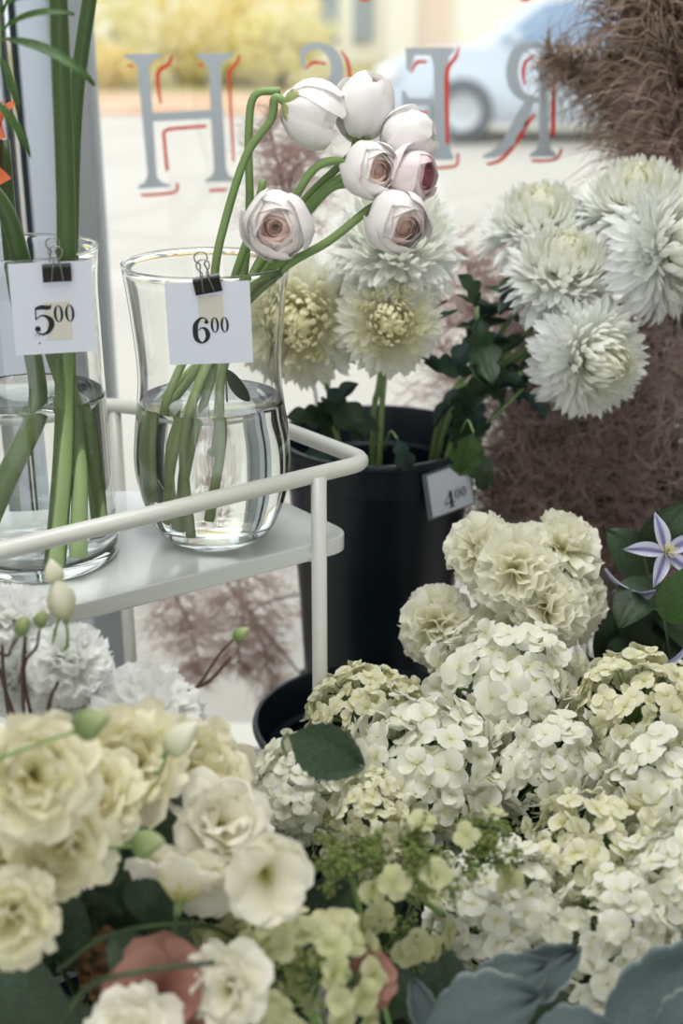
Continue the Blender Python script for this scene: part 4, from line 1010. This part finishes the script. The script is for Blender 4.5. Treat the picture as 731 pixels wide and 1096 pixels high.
# peach flower and brown dried head at the lower left
b = MB()
for k in range(9):
    az = k * 2.4; P_, s = petal(.05, .036, pf_broad, R(10), R(-40), 1, cup=.25, ruf=.003, nu=7, nv=8); al = .5 + .08 * k
    put(b, P_, (math.sin(al) * math.cos(az), math.sin(al) * math.sin(az), math.cos(al)), (0, 0, 1), (0, 0, 0), s)
p = at(175, 1070, .80); r = thing('peach_flower', 'peach pink flower low down behind the cut-off white lisianthus', 'flower', Vector((B4[0], B4[1], .02)))
part('petals', b.mesh('petals', M['peach']), r, p, face((0, -.6, .8))); stem_part(r, [p, p + Vector((0, .04, -.06)), Vector((B4[0], B4[1] - .05, .5)), Vector((B4[0], B4[1], .02))], .002, .003, M['stem_d'])
p = at(393, 1050, .84); r = thing('peach_flower', 'pink petal edge beside the felted leaves at the bottom', 'flower', Vector((B5[0], B5[1], .02)))
part('petals', b.mesh('petals', M['peach']), r, p, face((.5, -.4, .6)), .5); stem_part(r, [p, p + Vector((0, .02, -.06)), Vector((B5[0], B5[1], .4)), Vector((B5[0], B5[1], .02))], .002, .003, M['stem_d'])
g = random.Random(9); b = MB()
for k in range(420):
    t = g.random() ** .7; a = g.uniform(0, 2 * PI); rr = .03 * t * g.uniform(.7, 1.0)
    b.ball((rr * math.cos(a), rr * math.sin(a), .055 * (1 - t)), g.uniform(.0014, .003), 5, 4)
p = at(122, 1040, .86); r = thing('dried_seed_head', 'golden brown crumbly cone in the dark gap at the lower left', 'dried flower', Vector((B4[0] - .02, B4[1], .02)))
part('seeds', b.mesh('seeds', M['brown']), r, p, face((0, -.3, 1)), 1.1); stem_part(r, [p, p + Vector((0, .03, -.08)), Vector((B4[0] - .02, B4[1], .02))], .002, .003, M['stem_d'])
# broad dark leaves closing the near bucket
for i, (px, py, Y, lb) in enumerate(((40, 1060, .84, 'broad dark leaf at the bottom left corner'), (110, 960, .92, 'dark leaf inside the gap between yellow and cream lisianthus'), (140, 870, .93, 'dark leaf between the yellow lisianthus'),
        (170, 1000, .92, 'dark leaf below the stem-side cream lisianthus'), (60, 975, .90, 'dark leaf left of the gap'), (90, 1080, .88, 'dark leaf beneath the peach flower'), (280, 1000, .95, 'dark leaf behind the open white lisianthus'),
        (330, 960, 1.0, 'dark leaf between the open lisianthus and the panicles'), (400, 1040, .93, 'dark leaf left of the felted grey leaves'), (470, 1050, .95, 'dark leaf behind the felted grey leaves'), (600, 960, 1.08, 'dark leaf in the gap between the two lower hydrangeas'), (560, 772, 1.27, 'dark leaf in the gap below the broad white hydrangea'), (615, 790, 1.25, 'dark leaf between the small white hydrangea and the right-hand cream one'), (420, 785, 1.26, 'dark leaf between the low-rim hydrangea and the large middle one'), (590, 1060, .98, 'dark leaf above the pale felted tip'),
        (300, 900, 1.05, 'dark leaf behind the ruffled cream lisianthus'), (200, 1100, .9, 'dark leaf at the bottom edge left of the lower white lisianthus'))):
    p = at(px, py, Y); K = K4 if px < 300 else K5; e = Vector((K[0], K[1], .02))
    r = thing('dark_leaf', lb, 'leaf', e, 'broad dark leaves'); a = rnd.uniform(-1, 1)
    L = .11; leafy(r, G_HLEAF[1], p - Vector((a * .3 * L, 0, L * .5)), (a, -.1, .9), (0, -1, .2), L, 'leaf_blade')
    stem_part(r, [p - Vector((a * .3 * L, 0, L * .5)), Vector((K[0] + (p.x - K[0]) * .4, K[1], K[2])), e], .002, .003, M['stem_d'])

# ---------------------------------------------------------------- purple clematis at the right edge
gcl = 'pale purple clematis at the right edge'
def clem(lb, px, py, Y, d, L, n, al, seed):
    g = random.Random(seed); p = at(px, py, Y); b = MB()
    for k in range(n):
        az = k * 2 * PI / n + .4; P_, s = petal(L, L * .36, pf_lance, R(5), R(-45 + g.uniform(-20, 30)), 1, cup=.3, ruf=.003, nu=9, nv=11)
        ag = np.tile(np.abs(np.linspace(-1, 1, 9)), 11)
        put(b, P_, (math.sin(al) * math.cos(az), math.sin(al) * math.sin(az), math.cos(al)), (0, 0, 1), (0, 0, 0), ag)
    e = Vector((.5, 1.45, .02)); r = thing('clematis', lb, 'flower', e, gcl); part('petals', b.mesh('petals', M['clem']), r, p, face(d))
    s_ = MB()
    for k in range(24):
        az = k * 2.4; a2 = .15 + .5 * k / 24; s_.tube([(0, 0, 0), (math.sin(a2) * math.cos(az) * L * .35, math.sin(a2) * math.sin(az) * L * .35, math.cos(a2) * L * .35)], [.0005, .0009], 4)
    part('stamens', s_.mesh('stamens', M['stamen']), r, p, face(d)); stem_part(r, [p, p + Vector((0, .03, -.06)), Vector((.48, 1.45, .3)), e], .0015, .002, M['stem_d'])
    for k in range(3):
        a = rnd.uniform(0, 6); leafy(r, G_HLEAF[1], p + Vector((0, .03, -.05 - .03 * k)), (math.cos(a), -.5, .3 * math.sin(a)), (0, -.3, 1), .09)
clem('pale purple clematis with cream stamens, cut by the right edge', 712, 592, 1.45, (.1, -.6, .5), .052, 5, 1.3, 71)
clem('dark-striped clematis left of the one with cream stamens', 680, 630, 1.47, (-.5, -.3, -.6), .05, 4, 1.2, 72)
clem('drooping clematis bloom just above the cream hydrangea at the right edge', 700, 712, 1.40, (.2, -.2, -.9), .048, 4, 1.3, 73)
for i, (px, py, Y, lb) in enumerate(((725, 640, 1.42, 'round green leaf at the right edge below the clematis'), (690, 665, 1.5, 'dark leaf between the two clematis'), (672, 720, 1.5, 'dark leaf left of the drooping clematis'), (722, 690, 1.5, 'dark leaf above the drooping clematis'),
        (655, 690, 1.52, 'dark leaf right of the carnations'), (705, 570, 1.5, 'green leaf above the pale clematis'), (680, 590, 1.52, 'narrow leaf behind the clematis'), (640, 735, 1.46, 'dark leaf between carnations and hydrangea'))):
    p = at(px, py, Y); e = Vector((.5, 1.5, .02)); r = thing('clematis_leaf', lb, 'leaf', e, 'dark leaves around the clematis'); a = rnd.uniform(-1, 1)
    leafy(r, G_HLEAF[i % 2 if i in (0, 5) else 1], p - Vector((a * .03, 0, .03)), (a, -.1, .8), (0, -1, .4), .09, 'leaf_blade')
    stem_part(r, [p - Vector((a * .03, 0, .03)), Vector((.48, 1.5, .4)), e], .0015, .002, M['stem_d'])
bucket((.5, 1.48), .44, .438, .13, 'black bucket behind the right-hand hydrangeas')

# ---------------------------------------------------------------- dried grasses
def feathery(seed, m, nb=110, ns=13, L=1., spread=.34, curl=1., th=.0035, droop=.3):
    g = random.Random(seed); mb = MB()
    for i in range(nb):
        t = g.uniform(.12, 1); az = g.uniform(0, 2 * PI); bl = spread * (1.15 - t * .75) * g.uniform(.6, 1.2)
        o = np.array([.03 * math.sin(5 * t), 0, t * L]); d = np.array([math.cos(az), math.sin(az), g.uniform(.1, .9)]); d /= np.linalg.norm(d)
        br = [o + d * bl * q + np.array([0, 0, -droop * bl * q * q]) for q in (0, .35, .7, 1)]
        mb.tube(br, [th, th * .8, th * .6, th * .3], 3, caps=False)
        for j in range(ns):
            q = g.uniform(.1, 1); b0 = o + d * bl * q + np.array([0, 0, -droop * bl * q * q]); e = np.array([g.gauss(0, 1) for _ in range(3)]); e = e / np.linalg.norm(e) + d * .6
            l2 = bl * g.uniform(.25, .5) * curl; e2 = e + np.array([g.gauss(0, .5) for _ in range(3)])
            mb.tube([b0, b0 + e * l2 * .5, b0 + e * l2 * .5 + e2 * l2 * .5], [th * .6, th * .5, th * .25], 3, caps=False)
    return mb.mesh('feathery_plume', m)
def pampas(seed, m, n=1500, L=1.):
    g = random.Random(seed); mb = MB()
    for i in range(n):
        t = g.uniform(.05, 1); az = g.uniform(0, 2 * PI); bl = .5 * (1.1 - .6 * t) * g.uniform(.4, 1.3)
        o = np.array([0, 0, t * L]); d = np.array([math.cos(az), math.sin(az), g.uniform(.5, 1.3)]); d /= np.linalg.norm(d)
        s = np.array([g.gauss(0, .06) for _ in range(3)])
        pts = [o, o + d * bl * .4, o + d * bl * .75 + np.array([0, 0, -.04]) + s * .5, o + d * bl + np.array([0, 0, -.14]) + s]
        mb.tube(pts, [.0035, .0045, .003, .0008], 3, caps=False)
    return mb.mesh('pampas_plume', m)
G_SM = [feathery(81, M['smoke_d'], 120, 15, th=.006, spread=.42), feathery(82, M['smoke'], 60, 11, curl=1.3, th=.0075, spread=.44)]
G_PK = [feathery(83, M['smoke_p'], 100, 12, th=.0036, spread=.4), feathery(84, M['smoke_p'], 85, 12, spread=.46, th=.0036)]
G_PA = [pampas(85, M['pampas'], 800), pampas(86, M['pampas'], 1000)]
def plume(name, lb, grp, me, px, py, Y, d, L, foot):
    p = at(px, py, Y); r = thing(name, lb, 'dried grass', foot, grp); r['kind'] = 'thing'; dv = Vector(d).normalized(); b0 = p - dv * L * .5
    part('plume', me, r, b0, face(dv, rnd.uniform(0, 6)), L); P = [p + dv * L * .45, p, b0] + ([Vector((foot[0], foot[1], b0.z + .02))] if dv.z < 0 else []) + [b0 * .5 + Vector(foot) * .5 if dv.z > 0 else Vector((foot[0], foot[1], .4)), Vector(foot)]
    stem_part(r, P, .0012, .0025, M['twig'], k=5)
gs = 'brownish purple feathery dried grass beside the window'
spots = [(560, 500, 'right of the 4.00 card'), (620, 470, 'under the lowest chrysanthemum'), (690, 480, 'right of the lowest chrysanthemum'), (722, 400, 'at the right edge under the turned chrysanthemum'),
    (650, 545, 'above the topmost carnation'), (720, 540, 'above the pale clematis'), (600, 520, 'directly behind the topmost carnation'), (670, 410, 'between the lowest chrysanthemum and the turned one'),
    (640, 600, 'in the shade beside the carnations'), (700, 620, 'in the shade behind the clematis'), (540, 560, 'low beside the tall bucket'), (575, 430, 'behind the leafy side shoot')]
for i, (px, py, lb) in enumerate(spots):
    f = lambda lo, hi: rnd.uniform(lo, hi)
    plume('smoke_grass', 'dark purple brown feathery grass ' + lb + ', rear stalk', gs, G_SM[0], px, py, 2.08 + .01 * (i % 3), (f(-.5, .5), 0, 1), f(.24, .3), (.42 + .02 * (i % 6), 2.12, .02))
    plume('smoke_grass', 'pale mauve curly feathery grass ' + lb + ', front stalk', gs, G_SM[1], px + f(-20, 20), py + f(-20, 20), 1.9 + .02 * (i % 3), (f(-.8, .8), -.15, 1), f(.2, .27), (.42 + .02 * (i % 6), 2.0, .02))
gp = 'pale pink feathery grass against the window'
for i, (px, py, Y, d, L, k, lb) in enumerate((
    (510, 345, 2.10, (-.2, 0, 1), .28, 0, 'pale pink feathery grass between the two chrysanthemum sprays'), (555, 310, 2.12, (.1, 0, 1), .26, 1, 'pale pink feathery grass behind the middle of the right spray'),
    (480, 390, 2.10, (-.4, 0, 1), .24, 1, 'pale pink feathery grass right of the round yellow-centred head'), (300, 190, 2.12, (-.2, 0, 1), .22, 0, 'pale pink feathery grass behind the ranunculus stems'),
    (330, 165, 2.14, (.3, 0, 1), .2, 1, 'pale pink feathery grass below the painted S'), (200, 660, 2.08, (.2, 0, -1), .28, 0, 'dusky pink grass hanging under the trolley shelf, beside the thin leg'),
    (260, 650, 2.1, (-.1, 0, -1), .26, 1, 'dusky pink grass hanging under the trolley shelf, in the middle'), (285, 700, 2.12, (.1, 0, -1), .2, 0, 'dusky pink grass tip reaching down beside the tall bucket'),
    (230, 520, 2.1, (0, 0, 1), .3, 1, 'pinkish grass seen through the water of the bulbous vase'), (690, 160, 2.05, (-.3, 0, 1), .2, 0, 'pinkish sprig above the tall chrysanthemum at the right'), (715, 150, 2.0, (-.5, -.1, 1), .2, 1, 'pinkish sprig at the right edge below the brown plumes'))):
    p = at(px, py, Y); foot = (B1[0] - .03 + .01 * i, 2.15, .02) if px < 600 else (.5, 2.1, .02)
    plume('feather_grass', lb, gp, G_PK[k], px, py, Y, d, L, foot)
ga_ = 'brown pampas plumes in the upper right corner'
for i, (px, py, Y, d, L, k, lb) in enumerate((
    (700, 30, 2.08, (-.5, -.05, 1), .36, 0, 'brown pampas plume at the top, reaching left over the street view'), (728, 90, 2.02, (-.35, -.1, 1), .34, 1, 'dense brown pampas plume at the right edge'),
    (715, 140, 2.1, (-.7, 0, .7), .28, 0, 'brown pampas plume just above the tall chrysanthemum'), (738, 0, 2.06, (-.3, 0, 1), .32, 1, 'topmost pampas plume in the top right corner'),
    (665, 95, 2.12, (-.9, 0, .35), .24, 1, 'thin pampas wisp beside the painted R'))):
    plume('pampas_grass', lb, ga_, G_PA[k], px, py, Y, d, L, (.5 + .015 * i, 2.12, .02))

# =================================================================== light: the overcast sky and added overhead fill lamps
w = bpy.data.worlds.new('sky'); S.world = w; w.use_nodes = True
w.node_tree.nodes['Background'].inputs['Color'].default_value = (.93, .97, 1.0, 1)
w.node_tree.nodes['Background'].inputs['Strength'].default_value = 1.6
def area(name, loc, rot, sx, sy, e, col):
    l = bpy.data.lights.new(name, 'AREA'); l.shape = 'RECTANGLE'; l.size = sx; l.size_y = sy; l.energy = e; l.color = col
    o = bpy.data.objects.new(name, l); COL.objects.link(o); o.location = loc; o.rotation_euler = rot; return o
area('overhead_fill', (-.35, .75, 2.7), (R(0), R(0), 0), .9, .9, 17, (1, .98, .95))  # fill lamp added above the near flowers to lift them
area('overhead_fill', (.3, 1.6, 2.7), (R(0), 0, 0), 1.0, .6, 15, (.96, .98, 1))  # second added fill, brightening the chrysanthemums near the window
